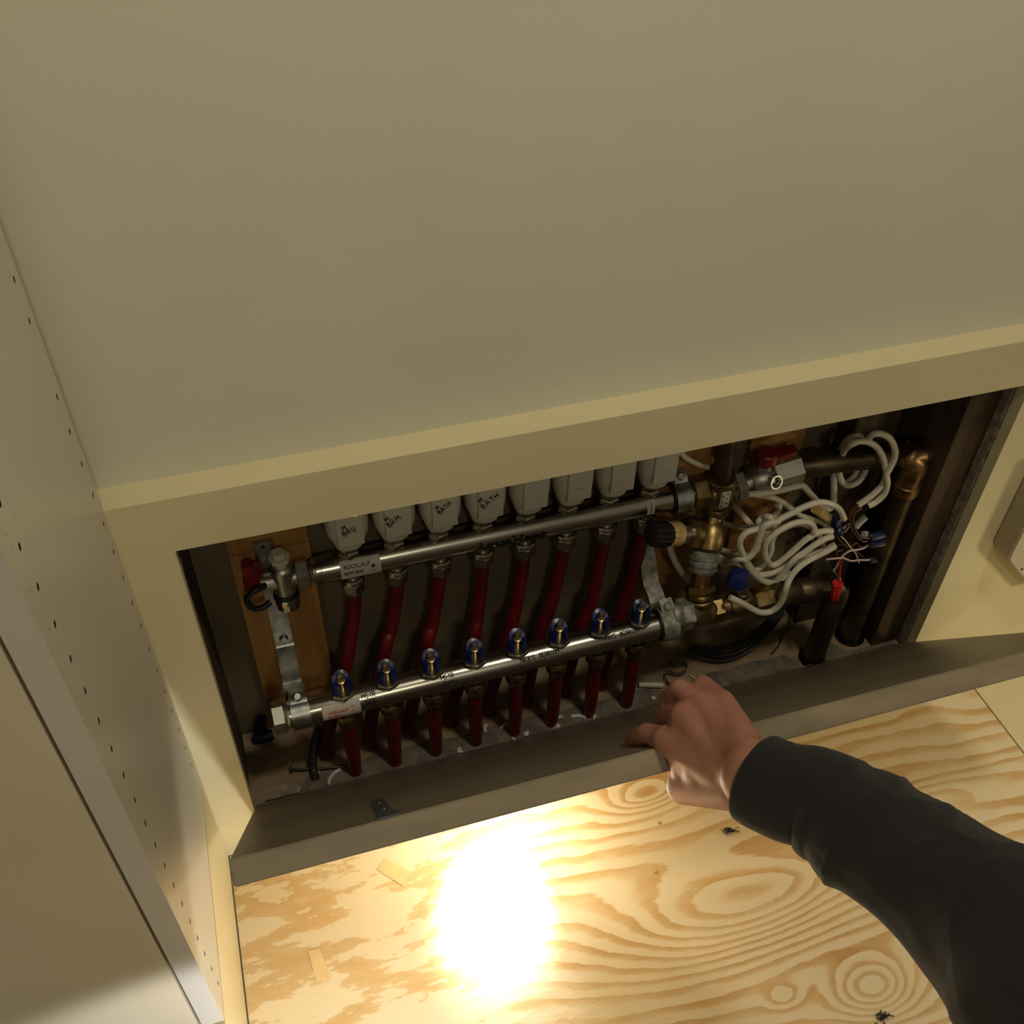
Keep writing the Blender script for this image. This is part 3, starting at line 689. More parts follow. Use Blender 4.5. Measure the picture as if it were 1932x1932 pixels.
bm = B(); box(bm, Tc-V((.019, .014, .017)), Tc+V((.016, .014, .020)), .003)
lathe(bm, Tc+V((0, 0, .018)), (0, 0, 1), [(0, .0165), (.003, .0175), (.006, .0165), (.0065, .012)], 28); lathe(bm, Tc+V((0, 0, -.015)), (0, -.1, -1), [(0, .014), (.006, .0135), (.009, .0155), (.016, .0155), (.018, .013)], 28)
lathe(bm, Tc+V((.015, 0, 0)), dU, [(0, .0155), (.005, .0165), (.009, .0165), (.010, .014)], 28)
part('body', bm, 'brass_dull', bt)
bm = B(); box(bm, Tc+V((-.0045, -.0146, -.013)), Tc+V((.0075, -.0141, .0125)), .0002); tg = part('tag', bm, 'sticker', bt, label='small white label with dark print')
bm = B()
for k_ in range(6): box(bm, Tc+V((-.003+(k_ % 2)*.005, -.01475, -.0105+k_*.0037)), Tc+V((.0005+(k_ % 2)*.005, -.01462, -.0092+k_*.0037)))
box(bm, Tc+V((-.003, -.01475, -.011)), Tc+V((-.0022, -.01462, .010))); part('tag_print', bm, 'ink', tg)
bm = B(); rod(bm, Tc+V((0, .0, .022)), Tc+V((-.002, .01, .22)), .0105, 24); tag(part('riser_pipe', bm, 'copper'), 'dark riser pipe going up from the upper brass tee behind the rail', 'pipe')

def ball_valve(name_lbl, P0, P1, hcol, scale, m, mnut, lever, e=None):
    """nut, ball body with port, gland, end hex, from P0 to P1"""
    P0, P1 = V(P0), V(P1); d = (P1-P0).normalized(); L = (P1-P0).length
    t = thing('ball_valve', P0+d*L/2, name_lbl, 'valve', None)
    s = scale; e = e or s
    bm = B(); hexn(bm, P0, d, .015*e, .0185*s, .0014, up=(0, 0, 1)); part('union_nut', bm, mnut, t)
    bm = B(); lathe(bm, P0+d*.0145*e, d, [(0, .011*s), (.010*e, .011*s), (.011*e, .0135*s), (.018*e, .0165*s), (.030*e, .0175*s), (.040*e, .016*s), (.044*e, .013*s)], 32)
    c = P0+d*.042*e
    lathe(bm, c, (0, 0, 1), [(.010*s, .0095*s), (.021*s, .0085*s), (.0215*s, .0065*s), (.026*s, .0065*s)], 24)
    lathe(bm, c+V((.004*s, 0, 0)), (.15, -.85, .35), [(.010*s, .0085*s), (.0225*s, .0085*s), (.0225*s, .0066*s), (.0165*s, .0062*s)], 28, cap=False)
    lathe(bm, P0+d*.055*e, d, [(0, .013*s), (.010*e, .0125*s)], 24)
    part('body', bm, m, t)
    bm = B(); lathe(bm, c+V((.004*s, 0, 0)), (.15, -.85, .35), [(.0155*s, .0001), (.0160*s, .0066*s)], 24); part('port_plug', bm, 'brass', t)
    bm = B(); hexn(bm, P0+d*.0585*e, d, L-.0585*e, .0178*s, .0016, up=(0, 0, 1), a0=.25); part('end_hex', bm, mnut if lever == 'blue' else m, t)
    return t, c, d
T2 = V((0.6461,0.096,0.3489)); T3 = V((0.7265,0.092,0.3639))
t, c, d = ball_valve('nickel ball valve with a red lever on the upper pipe run', T2, T3, 'red', 1.0, 'satin', 'satin', 'red', .80)
bm = B(); lathe(bm, c+V((0, 0, .024)), (0, 0, 1), [(0, .010), (.002, .0125), (.014, .0125), (.016, .011)], 24)
poly(bm, [c+V((-.004, -.010, .029)), c+V((.034, -.008, .034)), c+V((.036, .005, .034)), c+V((-.004, .009, .029))], V((0, 0, .005)))
box(bm, c+V((-.012, -.006, .026)), c+V((-.004, .006, .036)), .001)
part('lever', bm, 'red', t)

# upper copper run
E1 = V((0.8584,0.064,0.3758)); E2 = V((.853, .055, .36))
E0 = T3
t = thing('copper_pipe', (.853, .055, ZF), 'tall copper pipe with a bright elbow, coming from the red lever valve', 'pipe')
bm = B(); dd = (E1-E0).normalized(); lathe(bm, E0-dd*.002, dd, [(0, .0135), (.004, .0155), (.036, .0155), (.037, .0130)], 28); part('coupling', bm, 'copper', t)
bm = B(); rod(bm, E0+dd*.03, E1, .0132, 28); part('horizontal_run', bm, 'copper', t)
bm = B(); ec = [E1-dd*.004, E1+dd*.012, V((.845, .058, E1.z+.004)), V((.8535, .055, E1.z-.008)), V((.8535, .055, E1.z-.03)), V((.8533, .055, E1.z-.045))]
tube(bm, ec, .0152, 28, 8); lathe(bm, E1-dd*.012, dd, [(0, .0165), (.012, .0168), (.014, .0152)], 28); lathe(bm, (.8533, .055, E1.z-.036), (0, 0, -1), [(0, .0152), (.001, .0168), (.014, .0168), (.015, .0152)], 28); part('elbow', bm, 'copper_bright', t, label='brighter copper elbow')
bm = B(); rod(bm, (.8533, .055, E1.z-.04), (.853, .055, ZF-.09), .0135, 28); part('vertical_run', bm, 'copper', t)

# lower run
L0 = V((0.5576,0.034,0.2115))
lt = thing('union_tee', (0.594,0.034,0.2063), 'lower tee with a weathered union nut and brass body next to the right clamp', 'tee fitting')
P = [V(a) for a in [(0.5579,0.034,0.2157),(0.5794,0.034,0.2144),(0.5964,0.036,0.2083),(0.6159,0.038,0.2048),(0.633,0.038,0.2004)]]
bm = B(); dl = (P[1]-P[0]).normalized(); lathe(bm, A1-dl*.001, (P[0]-A1), [(0, .0122), ((P[0]-A1).length+.003, .0122)], 24); lathe(bm, P[0], dl, [(0, .0140), (.004, .0155), (.007, .0150), (.009, .0165)], 28); hexn(bm, P[0]+dl*.009, dl, .0165, .0195, .0016, up=(0, 0, 1), a0=.2); part('union_nut', bm, 'oldzinc', lt)
bm = B(); TL = P[2]; lathe(bm, P[1]-dl*.003, (P[3]-P[1]), [(0, .0150), (.010, .0165), (.030, .0165), ((P[3]-P[1]).length+.002, .0145)], 32)
lathe(bm, TL, (0, .25, 1), [(.006, .0150), (.016, .0145), (.017, .0165), (.0215, .0170), (.023, .0150)], 28); part('body', bm, 'brass_dull', lt)
Q0 = V((0.6132,0.038,0.2044)); Q1 = V((0.6922,0.036,0.209))
t, c, d = ball_valve('brass ball valve with a blue knob on the lower pipe run', Q0, Q1, 'blue', .92, 'brass_dull', 'brass', 'blue')
bm = B(); kb = V((0.6435,0.042,0.246))
lathe(bm, kb+V((0, 0, -.008)), (0, 0, 1), [(0, .0085), (.003, .0125), (.014, .0125), (.019, .009), (.021, .003)], 24, rfun=lambda a: 1+.10*(math.cos(a*4) > 0)); part('knob', bm, 'blue', t)
bm = B(); rod(bm, c+V((0, 0, .012)), kb+V((0, 0, -.007)), .0055, 16); part('spindle', bm, 'satin', t)
t = thing('copper_pipe', (.786, .034, ZF), 'short copper pipe with a dark elbow, coming from the blue knob valve', 'pipe')
G = Q1; H_ = V((0.775,0.034,0.2017)); dd = (H_-G).normalized()
bm = B(); lathe(bm, G-dd*.002, dd, [(0, .0135), (.004, .0155), (.034, .0158), (.036, .0148), (.040, .0148), (.042, .0162), (.056, .0162), (.058, .0135)], 28); rod(bm, G+dd*.05, H_, .0135, 28); part('horizontal_run', bm, 'copper', t)
bm = B(); tube(bm, [H_-dd*.006, H_+dd*.006, V((.782, .034, H_.z-.002)), V((.786, .034, H_.z-.014)), V((.786, .034, H_.z-.034))], .0156, 28, 8); part('elbow', bm, 'copper', t)
bm = B(); rod(bm, (.786, .034, H_.z-.03), (.786, .034, ZF-.09), .0138, 28); part('vertical_run', bm, 'copper', t)

# bypass between the two tees
by = thing('bypass_valve', (0.5973,0.045,0.2309), 'vertical bypass valve with a black and yellow knob joining the two tees', 'valve')
q0 = Tc+V((0, -.001, -.033)); q1 = V((0.613,0.08,0.2966)); q2 = V((0.6066,0.068,0.2844)); q3 = V((0.6016,0.056,0.2586)); q4 = V((0.5974,0.048,0.2394)); q5 = TL+V((0, .25, 1)).normalized()*.021
bm = B(); tube(bm, [q0+V((0, 0, .004)), q0*.5+q1*.5, q1], .0128, 24, 6); lathe(bm, q1+V((.004, 0, .012)), q2-q1, [(0, .0150), (.006, .0175), (.020, .0175), (.030, .0150)], 28)
K0 = V((0.5292,0.06,0.3361)); K1 = V((0.6112,0.08,0.2989)); kd = (K1-K0).normalized(); KL = (K1-K0).length
lathe(bm, K0+kd*(KL*.66), kd, [(0, .0165), (.001, .0185), (.010, .0185), (.011, .0165), (KL*.34-.004, .014)], 32); part('body', bm, 'brass', by)
bm = B(); lathe(bm, K0, kd, [(0, .0085), (.0015, .0130), (.004, .0140), (KL*.27, .0145)], 40, rfun=lambda a: 1+.05*math.cos(a*16)); part('black_knob', bm, 'black', by)
bm = B(); lathe(bm, K0+kd*(KL*.265), kd, [(0, .0146), (KL*.20, .0146)], 36); sb = part('scale_band', bm, 'yellow', by, label='yellow ring with black scale marks')
bm = B(); mm_ = frame(kd)
for a_ in (-1.0, -.2, .5):
    up_ = (V((0, -.75, .66)) ); up_ = (up_-kd*up_.dot(kd)).normalized(); sd = kd.cross(up_)
    n_ = up_*math.cos(a_*.7)+sd*math.sin(a_*.7); tt = kd.cross(n_)
    for o_ in (.003, .007):
        c_ = K0+kd*(KL*.265+o_)+n_*.0149
        bm.faces.new([bm.verts.new(c_+kd*a+tt*b) for a, b in ((-.0004, -.0010), (.0022, -.0010), (.0022, -.0004), (-.0004, -.0004))])
part('scale_marks', bm, 'ink', sb)
bm = B(); lathe(bm, K0+kd*(KL*.455), kd, [(0, .0120), (.001, .0128), (KL*.20, .0128), (KL*.21, .0115)], 16, rfun=lambda a: 1+.03*(math.cos(a*8) > 0)); part('bonnet', bm, 'nickel2', by)
bm = B(); dq = (q3-q2).normalized(); Lq = (q3-q2).length
lathe(bm, q2, dq, [(0, .0155), (.002, .0180), (.010, .0180), (.011, .0155), (.014, .0155), (.015, .0175), (.019, .0175), (.020, .0155), (.024, .0155), (.025, .0178), (Lq-.006, .0178), (Lq, .0150)], 32); part('coupling', bm, 'oldzinc', by)
bm = B(); rod(bm, q3-dq*.002, q4, .0118, 24); part('pipe_stub', bm, 'copper_bright', by)
bm = B(); dr = (q5-q4).normalized(); hexn(bm, q4-dr*.004, dr, .009, .0190, .0018, a0=.5); lathe(bm, q4+dr*.005, dr, [(0, .0150), (.001, .0165), (.003, .0150), (.005, .0165), (.007, .0150), ((q5-q4).length-.005, .0160)], 28); part('lower_nut', bm, 'brass', by)

# ------------------------------------------------------------------ white cables
def cable(pts, lbl, r=.0038, m='cable', end=None):
    bm = B(); tube(bm, pts, r, 12, 8)
    return tag(part('white_cable', bm, m), lbl, 'cable', 'white cables at the right of the opening')
cable([(0.7909,0.052,0.3202),(0.7997,0.052,0.3269),(0.8089,0.052,0.3356),(0.8153,0.052,0.3467),(0.8161,0.052,0.3602),(0.8088,0.052,0.3799),(0.7992,0.052,0.3976),(0.7874,0.052,0.4122),(0.7745,0.052,0.4215),(0.7626,0.052,0.4249),(0.7533,0.052,0.4222),(0.7666,0.075,0.3918),(0.779,0.09,0.3596),(0.7772,0.085,0.3483),(0.7814,0.08,0.3365),(0.7918,0.08,0.3269),(0.8031,0.08,0.3287),(0.8136,0.085,0.3335),(0.8199,0.09,0.3429)], 'white cable in the inner of the two big loops over the copper pipe')
cable([(0.8023,0.048,0.3197),(0.8117,0.048,0.3243),(0.8192,0.048,0.3353),(0.8181,0.048,0.3518),(0.8126,0.048,0.3668),(0.8141,0.048,0.3776),(0.8151,0.048,0.3928),(0.8108,0.048,0.4068),(0.8002,0.048,0.423),(0.7871,0.048,0.4329),(0.7754,0.048,0.4356),(0.7752,0.056,0.4213),(0.7688,0.064,0.4216),(0.7676,0.075,0.4088),(0.7741,0.088,0.3849),(0.7823,0.1,0.3505),(0.7837,0.095,0.3382),(0.7921,0.09,0.3216),(0.8042,0.09,0.328),(0.8123,0.095,0.3382)], 'white cable in the outermost big loop round the upper copper pipe')
cable([(0.7828,0.1,0.3708),(0.7803,0.1,0.351),(0.7744,0.09,0.3424),(0.7711,0.078,0.3304),(0.7767,0.078,0.3051),(0.7744,0.078,0.2948),(0.7652,0.078,0.2996),(0.7488,0.078,0.3184),(0.7352,0.078,0.3348),(0.7261,0.078,0.3453),(0.7173,0.078,0.3463),(0.7006,0.078,0.3448),(0.6817,0.078,0.3458),(0.6549,0.078,0.3497)], 'white cable dropping behind the copper pipe and running left under the red valve')
cable([(0.7654,0.052,0.2841),(0.7537,0.052,0.2876),(0.7423,0.052,0.2863),(0.7305,0.052,0.2785),(0.7167,0.052,0.2624),(0.7056,0.052,0.2504),(0.6948,0.052,0.2458),(0.6833,0.052,0.2595),(0.6774,0.052,0.2788),(0.6782,0.052,0.2933),(0.6866,0.052,0.3031),(0.7,0.052,0.3114),(0.7147,0.052,0.3133),(0.7269,0.052,0.31),(0.737,0.052,0.3),(0.7399,0.052,0.2882),(0.7534,0.07,0.257)], 'white cable whose top end meets the dark blue tie, forming a wide oval loop')
cable([(0.764,0.046,0.2816),(0.7542,0.046,0.2801),(0.7421,0.046,0.2736),(0.7306,0.046,0.2644),(0.719,0.046,0.255),(0.7107,0.046,0.2395),(0.7038,0.046,0.2259),(0.6982,0.046,0.2197),(0.6839,0.046,0.2268),(0.6693,0.046,0.2417),(0.6559,0.046,0.261),(0.6494,0.046,0.2755)], 'white cable ending just below the blue tie, second of the cut ends')
cable([(0.7752,0.05,0.2607),(0.7664,0.05,0.2564),(0.7531,0.05,0.2538),(0.7375,0.05,0.2528),(0.7251,0.05,0.2467),(0.7109,0.05,0.2392),(0.6944,0.05,0.2338),(0.6782,0.05,0.2361),(0.6638,0.055,0.243),(0.6498,0.068,0.248),(0.6402,0.09,0.2401),(0.6375,0.1,0.2374)], 'white cable with the lowest cut end, running left to the bypass valve')
cable([(0.7689,0.042,0.2674),(0.755,0.042,0.26),(0.7389,0.042,0.2533),(0.7155,0.03,0.2584),(0.6982,0.018,0.2596),(0.689,0.009,0.2542),(0.6883,0.008,0.2374),(0.6863,0.01,0.22),(0.6788,0.012,0.2101),(0.6657,0.012,0.2125),(0.6535,0.014,0.2209),(0.6386,0.016,0.2341),(0.6239,0.022,0.2426)], 'white cable sagging in the lowest loop under the coil, below the blue valve knob')
cable([(0.639,0.1,0.2462),(0.6458,0.085,0.2514),(0.6484,0.07,0.2618),(0.654,0.058,0.2704),(0.667,0.058,0.2704),(0.6751,0.058,0.2802),(0.6754,0.058,0.2931),(0.6678,0.058,0.3097),(0.664,0.058,0.3215),(0.6685,0.058,0.3274),(0.6712,0.05,0.335),(0.6853,0.058,0.3139),(0.6901,0.058,0.2981),(0.6888,0.058,0.2837),(0.6914,0.058,0.2642),(0.6867,0.058,0.2445),(0.6793,0.058,0.237),(0.6719,0.058,0.2372)], 'white cable kinked in the small tight loop at the left of the coil')
cable([(0.7756,0.05,0.304),(0.7652,0.05,0.3212),(0.7519,0.05,0.3336),(0.7327,0.05,0.3421),(0.7149,0.05,0.3399),(0.6995,0.05,0.3335),(0.6866,0.05,0.3282),(0.6737,0.05,0.3228),(0.6604,0.05,0.3194),(0.6468,0.05,0.3178),(0.6401,0.05,0.309),(0.6411,0.05,0.296),(0.6507,0.05,0.2747),(0.6656,0.05,0.2494),(0.6849,0.05,0.2259),(0.7023,0.05,0.2136),(0.714,0.05,0.215),(0.7265,0.06,0.2168)], 'white cable forming the big bow across the top of the coil')
cable([(0.6487,0.116,0.3114),(0.6558,0.108,0.3069),(0.6563,0.09,0.3116),(0.657,0.072,0.3138),(0.6686,0.072,0.2979),(0.6812,0.072,0.2853),(0.697,0.072,0.279),(0.7077,0.072,0.2834),(0.7216,0.072,0.287),(0.7302,0.06,0.2979),(0.7508,0.06,0.2793),(0.7649,0.06,0.2526)], 'white cable slanting down from under the upper brass tee into the coil')
cable([(0.6407,0.115,0.2788),(0.649,0.105,0.2794),(0.6533,0.092,0.2859),(0.6592,0.08,0.2929),(0.6732,0.08,0.2872),(0.6843,0.08,0.2897),(0.6942,0.08,0.298),(0.7026,0.08,0.3067),(0.7036,0.08,0.3154),(0.6997,0.08,0.32)], 'thin looking white cable coming level from behind the bypass into the coil', .0034)
cable([(0.6555,0.082,0.3481),(0.6724,0.082,0.3403),(0.6911,0.082,0.3319),(0.7081,0.082,0.3195),(0.7229,0.082,0.3048),(0.7381,0.082,0.2898),(0.7554,0.082,0.2795),(0.7773,0.082,0.2641),(0.7947,0.082,0.244)], 'white cable arching from the upper nut over the back of the coil', .0036)
cable([(0.6374,0.098,0.2321),(0.6413,0.07,0.2448),(0.6423,0.052,0.2714),(0.6527,0.046,0.2763),(0.6591,0.046,0.2874),(0.6609,0.046,0.307),(0.663,0.046,0.3243),(0.6703,0.046,0.3293),(0.6828,0.046,0.3294)], 'white cable woven through the knot beside the grey coupling')
cable([(0.5686,0.085,0.284),(0.5742,0.085,0.2674),(0.5826,0.085,0.2478),(0.5923,0.085,0.2293),(0.6037,0.085,0.2109),(0.611,0.085,0.2016)], 'short white cable seen left of the bypass, below the black knob', .0040)
cable([(0.5749,0.108,0.408),(0.583,0.108,0.398),(0.5937,0.108,0.3889),(0.6043,0.108,0.3814),(0.6148,0.108,0.3755)], 'white cable behind the rail, just left of the riser pipe', .0034)
cable([(0.6265,0.114,0.4039),(0.63,0.114,0.3917),(0.6349,0.114,0.3789),(0.642,0.114,0.3655)], 'dim white cable hanging to the right of the riser pipe', .0030)
bm = B(); tube(bm, [(0.7504,0.075,0.3051),(0.766,0.075,0.29),(0.7822,0.075,0.2732)], .0062, 14); tag(part('cable_sleeve', bm, 'yellow'), 'stiff pale sleeve pointing into the dark blue tie', 'cable sleeve')
bm = B(); tube(bm, [(0.8115,0.066,0.2659),(0.8153,0.066,0.2732),(0.8209,0.066,0.2799)], .0044, 12); tag(part('cable_stub', bm, 'cable'), 'pale cable stub behind the brown wires', 'cable stub')
bm = B(); blob(bm, (0.7833,0.066,0.2809), .0098, 3, .12, 1.0); blob(bm, (0.7818,0.06,0.2736), .0085, 5, .15, .9); tube(bm, [(0.769,0.06,0.2975),(0.7751,0.063,0.2961),(0.7854,0.066,0.2885)], .003)
tag(part('cable_tie', bm, 'blue_dark'), 'dark blue tape bundle holding the cut cable ends', 'tape bundle')
bm = B(); tube(bm, [(0.8396,0.07,0.3641),(0.8433,0.07,0.3711),(0.8463,0.07,0.3771),(0.8482,0.07,0.3833),(0.8486,0.07,0.3909)], [.0010, .0026, .0036, .0026, .0010], 10); tag(part('paper_twist', bm, 'cable'), 'pale twist of paper at the elbow of the tall copper pipe', 'paper scrap')
# thin wires
def wire(pts, m, lbl, r=.0011, grp='thin wires of the cable ends'):
    bm = B(); tube(bm, pts, r, 7, 6); return tag(part('wire', bm, m), lbl, 'wire', grp)
wire([(0.7888,0.05,0.3238),(0.7851,0.05,0.3125),(0.7843,0.05,0.3037),(0.7875,0.05,0.2918),(0.7944,0.05,0.2787),(0.805,0.05,0.2643),(0.8142,0.05,0.2554),(0.8198,0.05,0.2533),(0.8239,0.05,0.2553)], 'brown_wire', 'brown wire from the left big cable loop down to the top blue connector', .0014)
wire([(0.7944,0.048,0.3183),(0.7876,0.048,0.3136),(0.7868,0.048,0.3049),(0.7901,0.048,0.293),(0.797,0.048,0.2799),(0.8064,0.048,0.2669),(0.8134,0.048,0.2628),(0.8207,0.048,0.2608)], 'brown_wire', 'brown wire parallel to the first, from the second cable loop', .0014)
wire([(0.7922,0.055,0.3178),(0.7861,0.055,0.3106),(0.7856,0.055,0.3007),(0.7863,0.055,0.2904),(0.7897,0.055,0.2824)], 'brown_wire', 'thin brown wire left of the two long ones', .0011)
wire([(0.8261,0.05,0.2462),(0.8205,0.05,0.2419),(0.8123,0.05,0.241),(0.8011,0.05,0.2421),(0.7944,0.05,0.2387),(0.7902,0.05,0.2324),(0.7885,0.05,0.2231),(0.7879,0.05,0.2156),(0.7854,0.05,0.2119)], 'white_wire', 'pinkish white wire curving from the middle blue connector down to the red cap wires', .0013)
wire([(0.7666,0.048,0.2387),(0.7744,0.048,0.2374),(0.7831,0.048,0.236),(0.7911,0.048,0.2341),(0.7983,0.048,0.2293),(0.8065,0.048,0.2242),(0.8162,0.048,0.223),(0.8255,0.048,0.2202),(0.8338,0.048,0.2183)], 'white_wire', 'pinkish white wire running level to the lowest blue connector', .0012)
wire([(0.7817,0.054,0.2701),(0.7913,0.054,0.259),(0.8004,0.054,0.2469),(0.8081,0.054,0.2372),(0.815,0.054,0.2276),(0.8224,0.054,0.2134),(0.8244,0.054,0.2095)], 'white_wire', 'short white wire falling straight from the blue tape bundle', .0011)
wire([(0.7788,0.056,0.2669),(0.7898,0.056,0.2533),(0.8017,0.056,0.2403),(0.8143,0.056,0.2312),(0.8272,0.056,0.2188),(0.8355,0.056,0.2108)], 'brown_wire', 'brown wire slanting from the tape bundle to the lowest connector', .0012)
wire([(0.7856,0.058,0.2483),(0.7944,0.058,0.2468),(0.8069,0.058,0.2411),(0.8144,0.058,0.2443),(0.8192,0.058,0.2365),(0.8322,0.058,0.2328)], 'brown_wire', 'short crinkled brown wire between bundle and connectors', .0011)
wire([(0.7844,0.056,0.2798),(0.7888,0.056,0.2847),(0.7924,0.056,0.2838),(0.7903,0.056,0.2761),(0.7874,0.056,0.2718)], 'white_wire', 'small white wire hooked at the right side of the tape bundle', .0012)
wire([(0.7697,0.06,0.2228),(0.7764,0.06,0.2198),(0.7837,0.06,0.211),(0.7892,0.06,0.2027),(0.7955,0.06,0.1918),(0.7914,0.06,0.1942),(0.7868,0.06,0.2023)], 'green_wire', 'greenish wire hooking behind the white cables', .0010)
wire([(0.7531,0.062,0.2159),(0.7646,0.062,0.2069),(0.7732,0.062,0.2065),(0.7784,0.062,0.2127),(0.783,0.062,0.2147)], 'green_wire', 'dark green wire under the cable coil', .0012)
wire([(0.7809,0.045,0.2185),(0.7782,0.0343,0.2216),(0.7755,0.0237,0.2276),(0.7659,0.013,0.2347)], 'white_wire', 'white wire entering the red cap', .0010)
wire([(0.7921,0.05,0.2286),(0.7824,0.0377,0.2321),(0.7734,0.0253,0.2346),(0.7642,0.013,0.2363)], 'red_wire', 'red wire hanging into the red cap', .0018)
wire([(0.7881,0.054,0.2268),(0.7847,0.054,0.2397),(0.785,0.054,0.2417),(0.7926,0.054,0.2417)], 'brown_wire', 'tiny brown wire end beside the lowest cable end', .0010)
def connector(p, d, m, lbl, h=.026, r=.0058):
    bm = B(); lathe(bm, p, d, [(0, r*.9), (.002, r), (h*.5, r*.95), (h*.8, r*.75), (h, r*.45)], 24, rfun=lambda a: 1+.06*math.cos(a*8))
    return tag(part('wire_connector', bm, m), lbl, 'wire connector', 'wire connectors')
connector((0.8213,0.05,0.2597), (1, 0, -.04), 'blue_dark', 'dark blue wire connector, topmost of the three', .028, .0056)
connector((0.8247,0.05,0.2466), (1, -.1, -.06), 'blue_dark', 'dark blue wire connector in the middle with a white stub beside it', .026, .0060)
connector((0.8346,0.05,0.2149), (1, 0, -.10), 'blue_dark', 'slate blue wire connector, lowest of the three', .029, .0050)
bm = B(); tube(bm, [(0.8459,0.054,0.2274),(0.8501,0.054,0.2278),(0.8526,0.054,0.2309)], .0056, 14); tag(part('cable_stub', bm, 'cable'), 'cut white cable end sticking out beside the middle blue connector', 'cable stub')
bm = B(); tube(bm, [(0.8172,0.056,0.2603),(0.8218,0.056,0.259),(0.8256,0.056,0.2558)], .0042, 14); tag(part('cable_stub', bm, 'cable'), 'small cream cable end left of the topmost blue connector', 'cable stub')
bm = B(); p = V((0.7637,0.012,0.2359)); lathe(bm, p, (0, -.12, -1), [(0, .0058), (.001, .0066), (.006, .0063), (.010, .0060), (.026, .0048), (.027, .0040)], 24, rfun=lambda a: 1+.07*math.cos(a*7)); tag(part('wire_nut', bm, 'red_nut'), 'bright red wire nut hanging in front of the lower copper elbow', 'wire nut')

# ------------------------------------------------------------------ things on the cavity floor
bm = B(); tube(bm, [(0.1327,0.0769,0.1), (0.1259,0.0709,0.088), (0.1198,0.0598,0.075), (0.1168,0.0492,0.06), (0.1165,0.0353,0.057)], .0052, 12)
tag(part('black_cable', bm, 'black_cable'), 'black cable standing on the cavity floor left of the first red pipe', 'cable')
bm = B(); tube(bm, [(0.1246,0.0655,0.058), (0.1215,0.0543,0.06), (0.1218,0.0433,0.057)], .0011, 8); tag(part('wire', bm, 'cable'), 'thin pale wire beside the black cable', 'wire')
bm = B(); tube(bm, [(0.0912,0.0561,0.061), (0.1243,0.0479,0.061), (0.1539,0.0419,0.061)], .0017, 8); lathe(bm, (0.0903,0.0564,0.061), (1, 0, 0), [(0, .0042), (.0015, .0042), (.002, .0018)], 14); tag(part('nail', bm, 'copper'), 'long rusty nail lying behind the black cable', 'nail')
bm = B(); g = V((0.0645,0.112,0.058))
lathe(bm, g+V((-.012, 0, .004)), (1, 0, 0), [(0, .006), (.004, .0075), (.020, .0075), (.024, .006)], 18); rod(bm, g+V((0, 0, .004)), g+V((.002, .008, .032)), .006, 16); tag(part('stop_cock', bm, 'blue_dark'), 'small dark blue valve body at the back left corner of the cavity floor', 'valve')
def clip(bm, p, s, ang, th=.004):
    """a bent white pipe clip"""
    c, s_ = math.cos(ang), math.sin(ang); pts = []
    for k_ in range(9):
        a = math.pi*k_/8; x, y = math.cos(a)*s, math.sin(a)*s*.45
        pts.append(V((p[0]+x*c-y*s_, p[1]+x*s_+y*c, p[2]+.0022)))
    tube(bm, pts, .0021, 8, 3); return bm
for u, s, an, lb in (((0.14,0.0316,0.057), .011, .75, 'white curved pipe clip, leftmost, in front of the first red pipe'), ((0.3599,0.0429,0.057), .0085, .1, 'white pipe clip between the fourth and fifth front pipes'),
                     ((0.3335,0.0474,0.057), .005, 1.2, 'tiny white clip half at the foot of the fourth front pipe'), ((0.422,0.0329,0.057), .009, .3, 'white clip fragment near the sixth front pipe'), ((0.4491,0.0291,0.057), .0085, -.4, 'white hook shaped clip right of the sixth front pipe')):
    bm = B(); clip(bm, u, s, an); tag(part('pipe_clip', bm, 'plaster'), lb, 'pipe clip', 'broken pipe clips')
for j, (u, r, lb) in enumerate((((0.2937,0.0269,0.057), .0036, 'white plaster crumb between the third and fourth front pipes'), ((0.3793,0.0266,0.057), .0032, 'white plaster crumb right of the fifth front pipe'), ((0.3623,0.0235,0.057), .0022, 'tiny crumb in front of the fifth front pipe'), ((0.4703,0.0263,0.057), .003, 'white crumb left of the seventh front pipe'),
                        ((0.4193,0.0271,0.057), .0036, 'crumb of plaster inside the broken clip'), ((0.5532,0.0317,0.057), .003, 'pale crumb in front of the white cable offcut'))):
    bm = B(); blob(bm, V(u)+V((0, 0, .001)), r, j, .5, .6); tag(part('plaster_crumb', bm, 'plaster'), lb, 'crumb', 'plaster crumbs')
bm = B(); p = [(0.0564,0.0186,0.056), (0.0764,0.0347,0.056), (0.0937,0.0322,0.056), (0.0984,0.0225,0.056), (0.096,0.0186,0.056)]
poly(bm, [V(a)+V((0, .004, .004)) for a in p], V((0, 0, .0016))); tag(part('board_offcut', bm, 'drywall_edge'), 'grey plasterboard offcut lying in the front left corner of the cavity', 'offcut')
bm = B(); p0 = V((0.5421,0.0559,0.06)); p1 = V((0.5723,0.0459,0.06)); rod(bm, p0, p1, .0038, 16); tag(part('cable_offcut', bm, 'cable'), 'short white cable offcut lying right of the last red pipe', 'offcut')
bm = B()
pr = [V(a) for a in [(0.5932,0.0785,0.062),(0.6003,0.0698,0.062),(0.6135,0.0683,0.062),(0.6097,0.0576,0.062),(0.5962,0.0558,0.062),(0.5845,0.0627,0.062),(0.5784,0.0529,0.062),(0.5809,0.0384,0.062),(0.5963,0.0208,0.062)]]
sp = spline(pr, 6); rr = []
for p in sp: rr.append((bm.verts.new(p+V((0, 0, -.005))), bm.verts.new(p+V((0, 0, .004)))))
for a, b in zip(rr, rr[1:]): bm.faces.new((a[0], b[0], b[1], a[1]))
bmesh.ops.solidify(bm, geom=list(bm.faces), thickness=.0008)
